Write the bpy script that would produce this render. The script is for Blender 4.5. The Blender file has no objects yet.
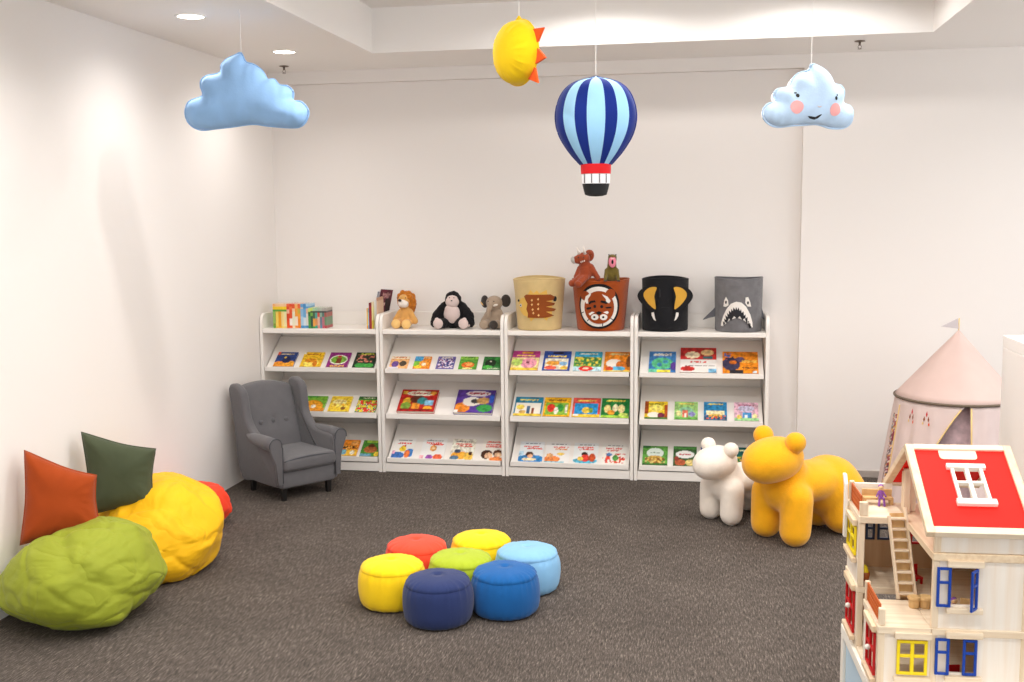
import bpy, bmesh, math, random
from mathutils import Vector, Matrix, noise
random.seed(7)
PI = math.pi
SC = bpy.context.scene
COL = SC.collection

# ------------------------------------------------------------------ colour and materials
def lin(h):
    h = h.lstrip('#')
    o = []
    for i in (0, 2, 4):
        c = int(h[i:i+2], 16) / 255
        o.append(c / 12.92 if c <= .04045 else ((c + .055) / 1.055) ** 2.4)
    return tuple(o)

def mat(name, hexc, rough=.6, bump=0, bscale=60, var=0, vscale=8, metal=0, sheen=0, detail=3, emit=0, spec=.4, transl=0):
    m = bpy.data.materials.new(name); m.use_nodes = True
    nt = m.node_tree; b = nt.nodes['Principled BSDF']
    c = lin(hexc)
    b.inputs['Base Color'].default_value = (*c, 1)
    b.inputs['Roughness'].default_value = rough
    b.inputs['Metallic'].default_value = metal
    b.inputs['Specular IOR Level'].default_value = spec
    if sheen:
        b.inputs['Sheen Weight'].default_value = sheen
    if emit:
        b.inputs['Emission Color'].default_value = (*c, 1)
        b.inputs['Emission Strength'].default_value = emit
    tc = nt.nodes.new('ShaderNodeTexCoord')
    if var:
        n = nt.nodes.new('ShaderNodeTexNoise'); n.inputs['Scale'].default_value = vscale; n.inputs['Detail'].default_value = 4
        nt.links.new(tc.outputs['Object'], n.inputs['Vector'])
        r = nt.nodes.new('ShaderNodeValToRGB')
        r.color_ramp.elements[0].position = .3; r.color_ramp.elements[1].position = .7
        r.color_ramp.elements[0].color = (*[x * (1 - var) for x in c], 1)
        r.color_ramp.elements[1].color = (*[min(1, x * (1 + var)) for x in c], 1)
        nt.links.new(n.outputs['Fac'], r.inputs['Fac']); nt.links.new(r.outputs['Color'], b.inputs['Base Color'])
    if bump:
        n2 = nt.nodes.new('ShaderNodeTexNoise'); n2.inputs['Scale'].default_value = bscale; n2.inputs['Detail'].default_value = detail
        nt.links.new(tc.outputs['Object'], n2.inputs['Vector'])
        bp = nt.nodes.new('ShaderNodeBump'); bp.inputs['Strength'].default_value = bump; bp.inputs['Distance'].default_value = .01
        nt.links.new(n2.outputs['Fac'], bp.inputs['Height']); nt.links.new(bp.outputs['Normal'], b.inputs['Normal'])
    if transl:
        nt.nodes.remove(nt.nodes['Material Output'])
        out = nt.nodes.new('ShaderNodeOutputMaterial')
        t = nt.nodes.new('ShaderNodeBsdfTranslucent'); t.inputs['Color'].default_value = (*c, 1)
        mx = nt.nodes.new('ShaderNodeMixShader'); mx.inputs['Fac'].default_value = transl
        nt.links.new(b.outputs[0], mx.inputs[1]); nt.links.new(t.outputs[0], mx.inputs[2]); nt.links.new(mx.outputs[0], out.inputs['Surface'])
    return m

def wood_mat(name, hexc, dark=.82, axis='Z', scale=1.0, rough=.5):
    m = mat(name, hexc, rough)
    nt = m.node_tree; b = nt.nodes['Principled BSDF']; c = lin(hexc)
    tc = nt.nodes.new('ShaderNodeTexCoord'); mp = nt.nodes.new('ShaderNodeMapping')
    s = {'X': (4, 70, 70), 'Y': (70, 4, 70), 'Z': (70, 70, 4)}[axis]
    mp.inputs['Scale'].default_value = [x * scale for x in s]
    n = nt.nodes.new('ShaderNodeTexNoise'); n.inputs['Scale'].default_value = 1; n.inputs['Detail'].default_value = 5
    r = nt.nodes.new('ShaderNodeValToRGB'); r.color_ramp.elements[0].position = .3; r.color_ramp.elements[1].position = .62
    r.color_ramp.elements[0].color = (c[0] * dark, c[1] * dark * .93, c[2] * dark * .85, 1); r.color_ramp.elements[1].color = (*c, 1)
    nt.links.new(tc.outputs['Object'], mp.inputs['Vector']); nt.links.new(mp.outputs['Vector'], n.inputs['Vector'])
    nt.links.new(n.outputs['Fac'], r.inputs['Fac']); nt.links.new(r.outputs['Color'], b.inputs['Base Color'])
    return m

def printed_mat(name, rough=.35):
    m = mat(name, '#ffffff', rough)
    nt = m.node_tree; a = nt.nodes.new('ShaderNodeAttribute'); a.attribute_name = 'Col'
    nt.links.new(a.outputs['Color'], nt.nodes['Principled BSDF'].inputs['Base Color'])
    return m

def carpet_mat():
    m = mat('carpet', '#5b524c', .95, spec=.1)
    nt = m.node_tree; b = nt.nodes['Principled BSDF']; L = nt.links.new
    tc = nt.nodes.new('ShaderNodeTexCoord')
    def nz(scale, det, rot, sc):
        mp = nt.nodes.new('ShaderNodeMapping'); mp.inputs['Rotation'].default_value = (0, 0, rot); mp.inputs['Scale'].default_value = sc
        n = nt.nodes.new('ShaderNodeTexNoise'); n.inputs['Scale'].default_value = scale; n.inputs['Detail'].default_value = det; n.inputs['Roughness'].default_value = .65
        L(tc.outputs['Object'], mp.inputs['Vector']); L(mp.outputs['Vector'], n.inputs['Vector']); return n
    a = nz(150, 4, .5, (1, .14, 1)); a2 = nz(150, 4, 2.0, (1, .14, 1)); c = nz(3, 3, 0, (1, 1, 1)); d = nz(260, 2, 0, (1, 1, 1))
    mx = nt.nodes.new('ShaderNodeMath'); mx.operation = 'MAXIMUM'; L(a.outputs['Fac'], mx.inputs[0]); L(a2.outputs['Fac'], mx.inputs[1])
    ad = nt.nodes.new('ShaderNodeMath'); ad.operation = 'MULTIPLY_ADD'; L(d.outputs['Fac'], ad.inputs[0]); ad.inputs[1].default_value = .35; L(mx.outputs[0], ad.inputs[2])
    ad2 = nt.nodes.new('ShaderNodeMath'); ad2.operation = 'MULTIPLY_ADD'; L(c.outputs['Fac'], ad2.inputs[0]); ad2.inputs[1].default_value = .10; L(ad.outputs[0], ad2.inputs[2])
    r = nt.nodes.new('ShaderNodeValToRGB'); e = r.color_ramp.elements
    e[0].position = .58; e[0].color = (*lin('#35302c'), 1); e[1].position = 1.02; e[1].color = (*lin('#9c8f84'), 1)
    k = r.color_ramp.elements.new(.80); k.color = (*lin('#5c544e'), 1)
    L(ad2.outputs[0], r.inputs['Fac']); L(r.outputs['Color'], b.inputs['Base Color'])
    bp = nt.nodes.new('ShaderNodeBump'); bp.inputs['Strength'].default_value = .5; bp.inputs['Distance'].default_value = .01
    L(ad.outputs[0], bp.inputs['Height']); L(bp.outputs['Normal'], b.inputs['Normal'])
    return m

M = {}
def G(key, *a, **k):
    if key not in M: M[key] = mat(key, *a, **k)
    return M[key]
M['wall'] = mat('wall_paint', '#f1ebe6', .85, bump=.04, bscale=160, spec=.2)
M['ceil'] = mat('ceiling_paint', '#f8f4f0', .9, spec=.1)
M['base'] = mat('baseboard_grey', '#b5aaa2', .6)
M['carpet'] = carpet_mat()
M['white'] = mat('white_laminate', '#f1ebe4', .42)
M['metalgrey'] = mat('bracket_metal', '#d8d1ca', .45)
M['chrome'] = mat('sprinkler_metal', '#8d7f74', .35, metal=.8)
M['lamp'] = mat('lamp_lens', '#fff6ea', .4, emit=9)
M['lamptrim'] = mat('lamp_trim', '#f4efe9', .5)
M['print'] = printed_mat('printed_cover')
M['paper'] = mat('paper_edges', '#efe8dc', .8)
M['string'] = mat('white_string', '#f5f2ee', .8)
M['black'] = mat('black_thread', '#131214', .6)
def fabric(key, hexc, bump=.25, bscale=220, var=.06, sheen=.1, rough=.85, vscale=10):
    M[key] = mat(key, hexc, rough, bump=bump, bscale=bscale, var=var, sheen=sheen, spec=.2, vscale=vscale)
    return M[key]

# ------------------------------------------------------------------ mesh helpers
def new_bm(): return bmesh.new()
def box(bm, c, s, rot=None, bev=0, seg=2, mi=0):
    ret = bmesh.ops.create_cube(bm, size=1)
    vs = ret['verts']
    mt = Matrix.Translation(Vector(c)) @ (rot.to_4x4() if rot else Matrix.Identity(4)) @ Matrix.Diagonal((*s, 1))
    bmesh.ops.transform(bm, matrix=mt, verts=vs)
    fs = set(f for v in vs for f in v.link_faces)
    for f in fs: f.material_index = mi
    if bev:
        es = list(set(e for v in vs for e in v.link_edges))
        r = bmesh.ops.bevel(bm, geom=es, offset=bev, segments=seg, profile=.5, affect='EDGES')
        for f in r['faces']: f.material_index = mi
    return bm
def bx(bm, x0, x1, y0, y1, z0, z1, bev=0, mi=0, seg=2):
    return box(bm, ((x0+x1)/2, (y0+y1)/2, (z0+z1)/2), (abs(x1-x0), abs(y1-y0), abs(z1-z0)), None, bev, seg, mi)
def mk(name, bm, m=None, parent=None, smooth=False, loc=None, auto=None):
    me = bpy.data.meshes.new(name)
    bmesh.ops.recalc_face_normals(bm, faces=bm.faces)
    bm.to_mesh(me); bm.free()
    o = bpy.data.objects.new(name, me); COL.objects.link(o)
    for x in (m if isinstance(m, (list, tuple)) else [m]):
        if x: me.materials.append(x)
    if smooth: me.shade_smooth()
    if auto is not None: me.set_sharp_from_angle(angle=math.radians(auto)) if smooth else None
    if parent: o.parent = parent
    if loc: o.location = loc
    return o
def thing(name, label, cat, loc=(0, 0, 0), rz=0, group=None):
    o = bpy.data.objects.new(name, None); COL.objects.link(o); o.empty_display_size = .1
    o.location = loc; o.rotation_euler = (0, 0, rz)
    return tag(o, label, cat, group)
def tag(o, label, cat, group=None):
    o['label'] = label; o['category'] = cat
    if group: o['group'] = group
    return o
def struct(o): o['kind'] = 'structure'; return o
def cyl(bm, p0, p1, r0, r1=None, n=16, caps=True, mi=0):
    p0 = Vector(p0); p1 = Vector(p1); r1 = r0 if r1 is None else r1
    d = (p1 - p0); q = d.to_track_quat('Z', 'Y').to_matrix()
    a = [bm.verts.new(p0 + q @ Vector((r0*math.cos(t), r0*math.sin(t), 0))) for t in [2*PI*i/n for i in range(n)]]
    b = [bm.verts.new(p1 + q @ Vector((r1*math.cos(t), r1*math.sin(t), 0))) for t in [2*PI*i/n for i in range(n)]]
    fs = [bm.faces.new((a[i], a[(i+1) % n], b[(i+1) % n], b[i])) for i in range(n)]
    if caps: fs += [bm.faces.new(a[::-1]), bm.faces.new(b)]
    for f in fs: f.material_index = mi
    return bm
def tube(bm, pts, r, n=8, closed=False, mi=0):
    pts = [Vector(p) for p in pts]; rings = []; N = len(pts)
    for i, p in enumerate(pts):
        a = pts[(i-1) % N] if (closed or i) else p; b = pts[(i+1) % N] if (closed or i < N-1) else p
        t = (b - a).normalized(); up = Vector((0, 0, 1)) if abs(t.z) < .95 else Vector((0, 1, 0))
        s = t.cross(up).normalized(); w = s.cross(t)
        rr = r[i] if isinstance(r, (list, tuple)) else r
        rings.append([bm.verts.new(p + s*rr*math.cos(2*PI*k/n) + w*rr*math.sin(2*PI*k/n)) for k in range(n)])
    for i in range(N if closed else N-1):
        A = rings[i]; Bq = rings[(i+1) % N]
        for k in range(n):
            f = bm.faces.new((A[k], A[(k+1) % n], Bq[(k+1) % n], Bq[k])); f.material_index = mi
    if not closed: bm.faces.new(rings[0][::-1]); bm.faces.new(rings[-1])
    return bm
def lathe(bm, prof, n=48, fn=None, cap0=False, cap1=False, mi=0):
    """prof: list of (r, z); fn(phi, i, r, z) -> (r, z)"""
    rings = []
    for i, (r, z) in enumerate(prof):
        ring = []
        if r < 1e-6:
            ring = [bm.verts.new((0, 0, z))]
        else:
            for k in range(n):
                ph = 2*PI*k/n; rr, zz = fn(ph, i, r, z) if fn else (r, z)
                ring.append(bm.verts.new((rr*math.cos(ph), rr*math.sin(ph), zz)))
        rings.append(ring)
    for A, Bq in zip(rings, rings[1:]):
        for k in range(n):
            k2 = (k+1) % n
            if len(A) == 1 and len(Bq) == 1: continue
            if len(A) == 1: f = bm.faces.new((A[0], Bq[k2], Bq[k]))
            elif len(Bq) == 1: f = bm.faces.new((A[k], A[k2], Bq[0]))
            else: f = bm.faces.new((A[k], A[k2], Bq[k2], Bq[k]))
            f.material_index = mi(k) if callable(mi) else mi
    if cap0 and len(rings[0]) > 1: bm.faces.new(rings[0][::-1])
    if cap1 and len(rings[-1]) > 1: bm.faces.new(rings[-1])
    return bm
def ell(bm, c, r, rot=None, u=20, v=12, mi=0):
    ret = bmesh.ops.create_uvsphere(bm, u_segments=u, v_segments=v, radius=1)
    if not isinstance(r, (tuple, list)): r = (r, r, r)
    mt = Matrix.Translation(Vector(c)) @ (rot.to_4x4() if rot else Matrix.Identity(4)) @ Matrix.Diagonal((*r, 1))
    bmesh.ops.transform(bm, matrix=mt, verts=ret['verts'])
    for f in set(f for w in ret['verts'] for f in w.link_faces): f.material_index = mi
    return bm
def caps(bm, p0, p1, r0, r1=None, k=7):
    p0 = Vector(p0); p1 = Vector(p1); r1 = r0 if r1 is None else r1
    for i in range(k):
        t = i/(k-1); ell(bm, p0.lerp(p1, t), r0+(r1-r0)*t, u=18, v=12)
    return bm
def RX(a): return Matrix.Rotation(a, 3, 'X')
def RY(a): return Matrix.Rotation(a, 3, 'Y')
def RZ(a): return Matrix.Rotation(a, 3, 'Z')
def remesh(o, voxel, it=6, fac=.6, nz=0, nsc=20):
    md = o.modifiers.new('r', 'REMESH'); md.mode = 'VOXEL'; md.voxel_size = voxel
    sm = o.modifiers.new('s', 'SMOOTH'); sm.factor = fac; sm.iterations = it
    bpy.context.view_layer.update()
    dg = bpy.context.evaluated_depsgraph_get()
    me = bpy.data.meshes.new_from_object(o.evaluated_get(dg))
    o.modifiers.clear(); old = o.data; o.data = me
    if nz:
        for v in me.vertices:
            v.co += v.normal * nz * noise.noise(v.co * nsc)
    me.shade_smooth(); bpy.data.meshes.remove(old)
    return o
def blob(name, bm, m, parent, voxel, it=6, nz=0, nsc=20):
    o = mk(name, bm, m, parent); return remesh(o, voxel, it, nz=nz, nsc=nsc)
def prism(bm, poly, axis, a0, a1, bev=0, seg=3, mi=0):
    """extrude a 2D polygon along axis ('x': poly=(y,z); 'y': poly=(x,z); 'z': poly=(x,y))"""
    def P(p, a): return {'x': (a, p[0], p[1]), 'y': (p[0], a, p[1]), 'z': (p[0], p[1], a)}[axis]
    A = [bm.verts.new(P(p, a0)) for p in poly]; Bq = [bm.verts.new(P(p, a1)) for p in poly]; n = len(poly)
    fs = [bm.faces.new(A[::-1]), bm.faces.new(Bq)] + [bm.faces.new((A[i], A[(i+1) % n], Bq[(i+1) % n], Bq[i])) for i in range(n)]
    for f in fs: f.material_index = mi
    bmesh.ops.recalc_face_normals(bm, faces=fs)
    if bev:
        es = list(set(e for f in fs[:2] for e in f.edges))
        r = bmesh.ops.bevel(bm, geom=es, offset=bev, segments=seg, profile=.5, affect='EDGES')
        for f in r['faces']: f.material_index = mi
    return bm
def smooth_poly(pts, k=4, closed=True):
    """Catmull-Rom resample"""
    n = len(pts); out = []
    for i in range(n if closed else n-1):
        p = [pts[(i+j-1) % n] if closed else pts[min(max(i+j-1, 0), n-1)] for j in range(4)]
        for s in range(k):
            t = s/k
            out.append(tuple(.5*((2*p[1][d]) + (-p[0][d]+p[2][d])*t + (2*p[0][d]-5*p[1][d]+4*p[2][d]-p[3][d])*t*t + (-p[0][d]+3*p[1][d]-3*p[2][d]+p[3][d])*t**3) for d in range(2)))
    if not closed: out.append(tuple(pts[-1]))
    return out
def circ(cx, cy, rx, ry=None, n=28, a0=0, a1=2*PI):
    ry = rx if ry is None else ry
    full = abs(a1-a0-2*PI) < 1e-6
    return [(cx+rx*math.cos(a0+(a1-a0)*i/(n if full else n-1)), cy+ry*math.sin(a0+(a1-a0)*i/(n if full else n-1))) for i in range(n)]
def pillow(bm, outline, c, h, rings=10, wr=0, seed=0, back=1.0, p=2.0, q=.62, mi_back=0):
    """cushion stuffed between two identical panels; outline in (x,z), thickness along y"""
    N = len(outline)
    def surf(sgn, scale, mi):
        prev = None
        for j in range(rings+1):
            t = 1 - j/rings
            if j == rings:
                v = bm.verts.new((c[0], sgn*h*scale, c[1])); ring = [v]
            else:
                ring = []
                for i, (x, z) in enumerate(outline):
                    X = c[0]+(x-c[0])*t; Z = c[1]+(z-c[1])*t
                    d = h*scale*(max(0, 1-t**p))**q
                    if wr and j:
                        d += wr*scale*noise.noise(Vector((i*.9+seed, t*2.2, sgn*5)))*math.exp(-((t-.82)/.2)**2) + wr*.8*scale*noise.noise(Vector((X*9+seed, Z*9, sgn)))*min(1, (1-t)*4)
                    ring.append(rim[i] if j == 0 else bm.verts.new((X, sgn*d, Z)))
            if prev:
                for i in range(N):
                    i2 = (i+1) % N
                    if len(ring) == 1: f = bm.faces.new((prev[i], prev[i2], ring[0]))
                    else: f = bm.faces.new((prev[i], prev[i2], ring[i2], ring[i]))
                    f.material_index = mi
            prev = ring
    rim = [bm.verts.new((x, 0, z)) for x, z in outline]
    surf(-1, 1, 0); surf(1, back, mi_back)
    return bm

# ------------------------------------------------------------------ printed rectangles
def paint(ops, u, v):
    c = '#ffffff'
    for o in ops:
        k = o[0]
        if k == 'bg': c = o[1]
        elif k == 'r':
            if o[1] <= u <= o[3] and o[2] <= v <= o[4]: c = o[5]
        elif k == 'e':
            if ((u-o[1])/o[3])**2 + ((v-o[2])/o[4])**2 <= 1: c = o[5]
        elif k == 't':                                     # a line of lettering: v, half-height, colour, u0, u1
            hh = o[2]; u0 = o[4] if len(o) > 4 else .15; u1 = o[5] if len(o) > 5 else .85
            if u0 < u < u1 and abs(v-o[1]) < hh*(.75+.5*noise.noise(Vector((u*23, o[1]*31, 3)))) and noise.noise(Vector((u*38, v*18+o[1]*9, 7.3))) > -.22: c = o[3]
        elif k == 's':                                     # small scattered shapes in a region
            if o[1] <= u <= o[3] and o[2] <= v <= o[4]:
                cu = noise.noise(Vector((u*o[7], v*o[7], o[6]))); 
                if cu > .12: c = o[5][0]
                elif cu < -.18: c = o[5][1 % len(o[5])]
                elif abs(cu) < .03 and len(o[5]) > 2: c = o[5][2]
        elif k == 'g':                                     # triangle (roof, hill): apex u,v, base half width, base v
            if o[4] <= v <= o[2]:
                if abs(u-o[1]) <= o[3]*(o[2]-v)/max(1e-6, o[2]-o[4]): c = o[5]
    if ops[0][0] == 'bg':
        k = noise.noise(Vector((u*9, v*9, len(ops)*1.7))) + .6*noise.noise(Vector((u*19, v*19, 4.4)))
        L = lin(c); f = 1 + (.28 if k > .22 else (-.28 if k < -.25 else 0)); 
        if f != 1 and min(L) < .7: return [min(1, x*f) for x in L]
        return L
    return lin(c)
def printed_plate(name, w, h, t, ops, parent, nx=34, ny=30):
    """thin board lying in x (width), z (height), front at y=0 facing -y; printed front"""
    bm = new_bm(); lay = bm.verts.layers.float_color.new('Col')
    V = []
    for j in range(ny+1):
        row = []
        for i in range(nx+1):
            vt = bm.verts.new((w*(i/nx-.5), 0, h*j/ny)); vt[lay] = (*paint(ops, i/nx, j/ny), 1); row.append(vt)
        V.append(row)
    for j in range(ny):
        for i in range(nx): bm.faces.new((V[j][i], V[j][i+1], V[j+1][i+1], V[j+1][i]))
    rim = [V[0][i] for i in range(nx+1)] + [V[j][nx] for j in range(1, ny+1)] + [V[ny][i] for i in range(nx-1, -1, -1)] + [V[j][0] for j in range(ny-1, 0, -1)]
    bk = []
    for v in rim:
        q = bm.verts.new(v.co + Vector((0, t, 0))); q[lay] = v[lay]; bk.append(q)
    n = len(rim)
    for i in range(n): bm.faces.new((rim[i], bk[i], bk[(i+1) % n], rim[(i+1) % n]))
    bm.faces.new(bk)
    return mk(name, bm, M['print'], parent)
def book(label, w, h, t, ops, loc, rot, group, cat='book', name='picture_book'):
    o = thing(name, label, cat, loc, 0, group); o.rotation_euler = rot
    printed_plate('front_cover', w, h, .0015, ops, o)
    bm = new_bm(); bx(bm, -w/2+.003, w/2-.003, .0015, t-.0015, .003, h-.003); mk('page_block', bm, M['paper'], o)
    bm = new_bm(); bx(bm, -w/2, w/2, t-.0015, t, 0, h); 
    bx(bm, -w/2, -w/2+.002, .0015, t-.0015, 0, h)
    mk('back_cover', bm, G('cover_' + ops[0][1][1:], ops[0][1], rough=.4), o)
    return o

# ------------------------------------------------------------------ camera
F_PX = 1069.44; CAM_H = 1.8545
yaw, pitch, roll = .1765, .1154, -.0099
Fw = Vector((-math.sin(yaw)*math.cos(pitch), math.cos(yaw)*math.cos(pitch), -math.sin(pitch)))
R0 = Vector((math.cos(yaw), math.sin(yaw), 0)); U0 = R0.cross(Fw)
Rt = R0*math.cos(roll) + U0*math.sin(roll); Up = -R0*math.sin(roll) + U0*math.cos(roll)
cam = bpy.data.cameras.new('camera'); cam.sensor_width = 36; cam.lens = F_PX/1024*36; cam.clip_start = .05
camo = bpy.data.objects.new('camera', cam); COL.objects.link(camo)
camo.matrix_world = Matrix(((Rt.x, Up.x, -Fw.x, 0), (Rt.y, Up.y, -Fw.y, 0), (Rt.z, Up.z, -Fw.z, CAM_H), (0, 0, 0, 1)))
SC.camera = camo

# ------------------------------------------------------------------ room shell
XL = -3.225; YW = 7.734; YR = 7.80; XR = .677; ZC = 2.944; ZT = 3.235
TX0, TX1, TY = -2.17, 1.364, 7.0
XE, YE = 4.2, -2.5
bm = new_bm(); bx(bm, XL-.1, XE, YE, YR+.1, -.1, 0); struct(mk('floor', bm, M['carpet']))
bm = new_bm(); bx(bm, XL-.1, XL, YE, YR+.1, 0, 3.45); struct(mk('wall_left', bm, M['wall']))
bm = new_bm()
bx(bm, XL, XR, YR, YR+.1, 0, 2.8525); bx(bm, XL, XR, YW, YR+.1, 2.8525, 3.45); bx(bm, XR, XE, YW, YR+.1, 0, 3.45)
struct(mk('wall_back', bm, M['wall']))
bm = new_bm()
bx(bm, XL, TX0, YE, YW, ZC, ZC+.4); bx(bm, TX1, XE, YE, YW, ZC, ZC+.4); bx(bm, TX0, TX1, TY, YW, ZC, ZC+.4)
bx(bm, TX0, TX1, YE, TY, ZT, ZT+.1)
struct(mk('ceiling', bm, M['ceil']))
bm = new_bm(); bx(bm, XR, XE, YW-.012, YW, 0, .05, bev=.003); struct(mk('baseboard_back', bm, M['base']))

# recessed downlights
def downlight(x, y, label):
    o = thing('ceiling_light', label, 'ceiling light', (x, y, ZC), 0, 'round ceiling downlights')
    bm = new_bm(); lathe(bm, [(.068, -.001), (.07, -.006), (.083, -.005), (.086, -.001)], 40); mk('trim_ring', bm, M['lamptrim'], o, True)
    bm = new_bm(); lathe(bm, [(0, -.004), (.05, -.0038), (.069, -.003)], 40); mk('lens', bm, M['lamp'], o, True)
downlight(-2.72, 5.517, 'round lit ceiling downlight at upper left, left of the blue cloud string')
downlight(-2.705, 6.795, 'round lit ceiling downlight beyond the blue cloud, next to a sprinkler head')
def sprinkler(x, y, label):
    o = thing('fire_sprinkler', label, 'fire sprinkler', (x, y, ZC), 0, 'ceiling sprinklers')
    bm = new_bm(); lathe(bm, [(0, -.001), (.03, -.001), (.034, -.005), (.012, -.009)], 24); mk('escutcheon', bm, M['chrome'], o, True)
    bm = new_bm(); cyl(bm, (0, 0, -.008), (0, 0, -.03), .008, .007); 
    for s in (-1, 1): tube(bm, [(s*.007, 0, -.028), (s*.011, 0, -.038), (s*.004, 0, -.05)], .002, 6)
    mk('nozzle', bm, M['chrome'], o, True)
    bm = new_bm(); cyl(bm, (0, 0, -.05), (0, 0, -.052), .013, .013, 16); mk('deflector', bm, M['chrome'], o)
sprinkler(-2.96, 7.42, 'small metal sprinkler head on the ceiling near the left back corner')
sprinkler(.97, 7.24, 'small metal sprinkler head on the ceiling right of the smiling cloud')

# ------------------------------------------------------------------ light
w = bpy.data.worlds.new('daylight'); SC.world = w; w.use_nodes = True
w.node_tree.nodes['Background'].inputs['Color'].default_value = (.965, .985, 1, 1)
w.node_tree.nodes['Background'].inputs['Strength'].default_value = 1.5
def spot(x, y, z, power, size=120, blend=.6, color=(1, .972, .945), r=.06, name='downlight_lamp'):
    l = bpy.data.lights.new(name, 'SPOT'); l.energy = power; l.spot_size = math.radians(size); l.spot_blend = blend
    l.color = color; l.shadow_soft_size = r
    o = bpy.data.objects.new(name, l); COL.objects.link(o); o.location = (x, y, z)
    return o
for y in (2.9, 4.2, 5.517, 6.795): spot(-2.71, y, ZC-.02, 27, 155, 1.0)
for x, y in ((-.62, 6.45), (.62, 6.45)): spot(x, y, ZT-.03, 17, 172, .25)
for x in (-1.5, -.25, .9):
    for y in (5.2, 3.8, 2.2): spot(x, y, ZT-.02, 64, 150, .8)
for x in (2.1, 3.2):
    for y in (6.6, 5.0, 3.4): spot(x, y, ZC-.02, 24 if y > 6 else 34, 150, .9)
SC.view_settings.view_transform = 'Standard'; SC.view_settings.look = 'None'; SC.view_settings.gamma = 1
SC.view_settings.use_curve_mapping = False
SC.view_settings.exposure = .30

# ------------------------------------------------------------------ picture-book display shelving
YS = 7.418; X0 = -3.22; UW = .92; PT = .024; DEP = .376
ZTOP = 1.053
LIPS = [(.770, .736), (.440, .400), (.110, .074)]
RUN, RISE = .30, .205
SL = math.hypot(RUN, RISE); DV = Vector((0, RUN/SL, RISE/SL)); NV = Vector((0, -RISE/SL, RUN/SL))
ALPHA = -math.atan2(RUN, RISE)
def side_poly():
    r = .06; zt = 1.163
    p = [(0, 0), (0, zt-r-.02)]
    for i in range(1, 8):
        a = PI - (PI/2)*i/7
        p.append((r + r*math.cos(a), zt-r-.02 + (r+.02)*math.sin(a)))
    p += [(DEP, zt), (DEP, 0)]
    return p
def make_shelf(k, label):
    o = thing('display_bookcase', label, 'bookcase', (X0 + k*UW, YS, 0), 0, 'white display bookcases along the back wall')
    w_ = UW - .004
    for x in (0, w_-PT):
        bm = new_bm(); prism(bm, side_poly(), 'x', x, x+PT, bev=.003, seg=1); mk('side_panel', bm, M['white'], o)
    a, b = PT+.001, w_-PT-.001
    bm = new_bm(); bx(bm, a, b, .0, DEP-.014, ZTOP-.033, ZTOP, bev=.003, seg=1); mk('top_board', bm, M['white'], o)
    bm = new_bm(); bx(bm, a, b, DEP-.013, DEP, .02, 1.155, bev=.002, seg=1); mk('back_panel', bm, M['white'], o)
    bm = new_bm(); bx(bm, a, b, .004, .022, .004, .066, bev=.002, seg=1); bx(bm, a, b, .022, DEP-.014, .05, .066); mk('plinth', bm, M['white'], o)
    for x in (a, b-.012):
        bm = new_bm(); bx(bm, x, x+.012, DEP-.024, DEP-.014, .07, 1.018); mk('slotted_strip', bm, M['metalgrey'], o)
    for zt, zb in LIPS:
        zf = zt - .015
        c0, c1 = a+.010, b-.008
        bm = new_bm()
        prism(bm, [(.012, zf), (.012+RUN, zf+RISE), (.012+RUN+NV.y*-.016, zf+RISE-NV.z*.016), (.012-NV.y*.016, zf-NV.z*.016)], 'x', c0, c1, bev=.002, seg=1)
        s = mk('display_shelf', bm, M['white'], o)
        bm = new_bm(); bx(bm, c0, c1, -.002, .011, zb, zt, bev=.003, seg=2); mk('front_lip', bm, M['white'], s)
        for x in (c0+.004, c1-.010):
            bm = new_bm(); prism(bm, [(.03, zb+.002), (.03, zb+.012), (DEP-.03, zf+RISE-.055), (DEP-.026, zb-.03), (DEP-.06, zb-.045)], 'x', x, x+.004); mk('bracket', bm, M['metalgrey'], s)
    return o
make_shelf(0, 'white display bookcase in the left corner, half hidden by the grey armchair')
make_shelf(1, 'white display bookcase below the plush lion and gorilla, second from the left')
make_shelf(2, 'white display bookcase below the hedgehog and tiger baskets, third from the left')
make_shelf(3, 'white display bookcase below the elephant and shark baskets, at the right end')

def T(v, c, hh=.045, u0=.15, u1=.85): return ('t', v, hh, c, u0, u1)
W_ = '#fbf7ef'
def small_books(c, ttl): return None
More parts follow.
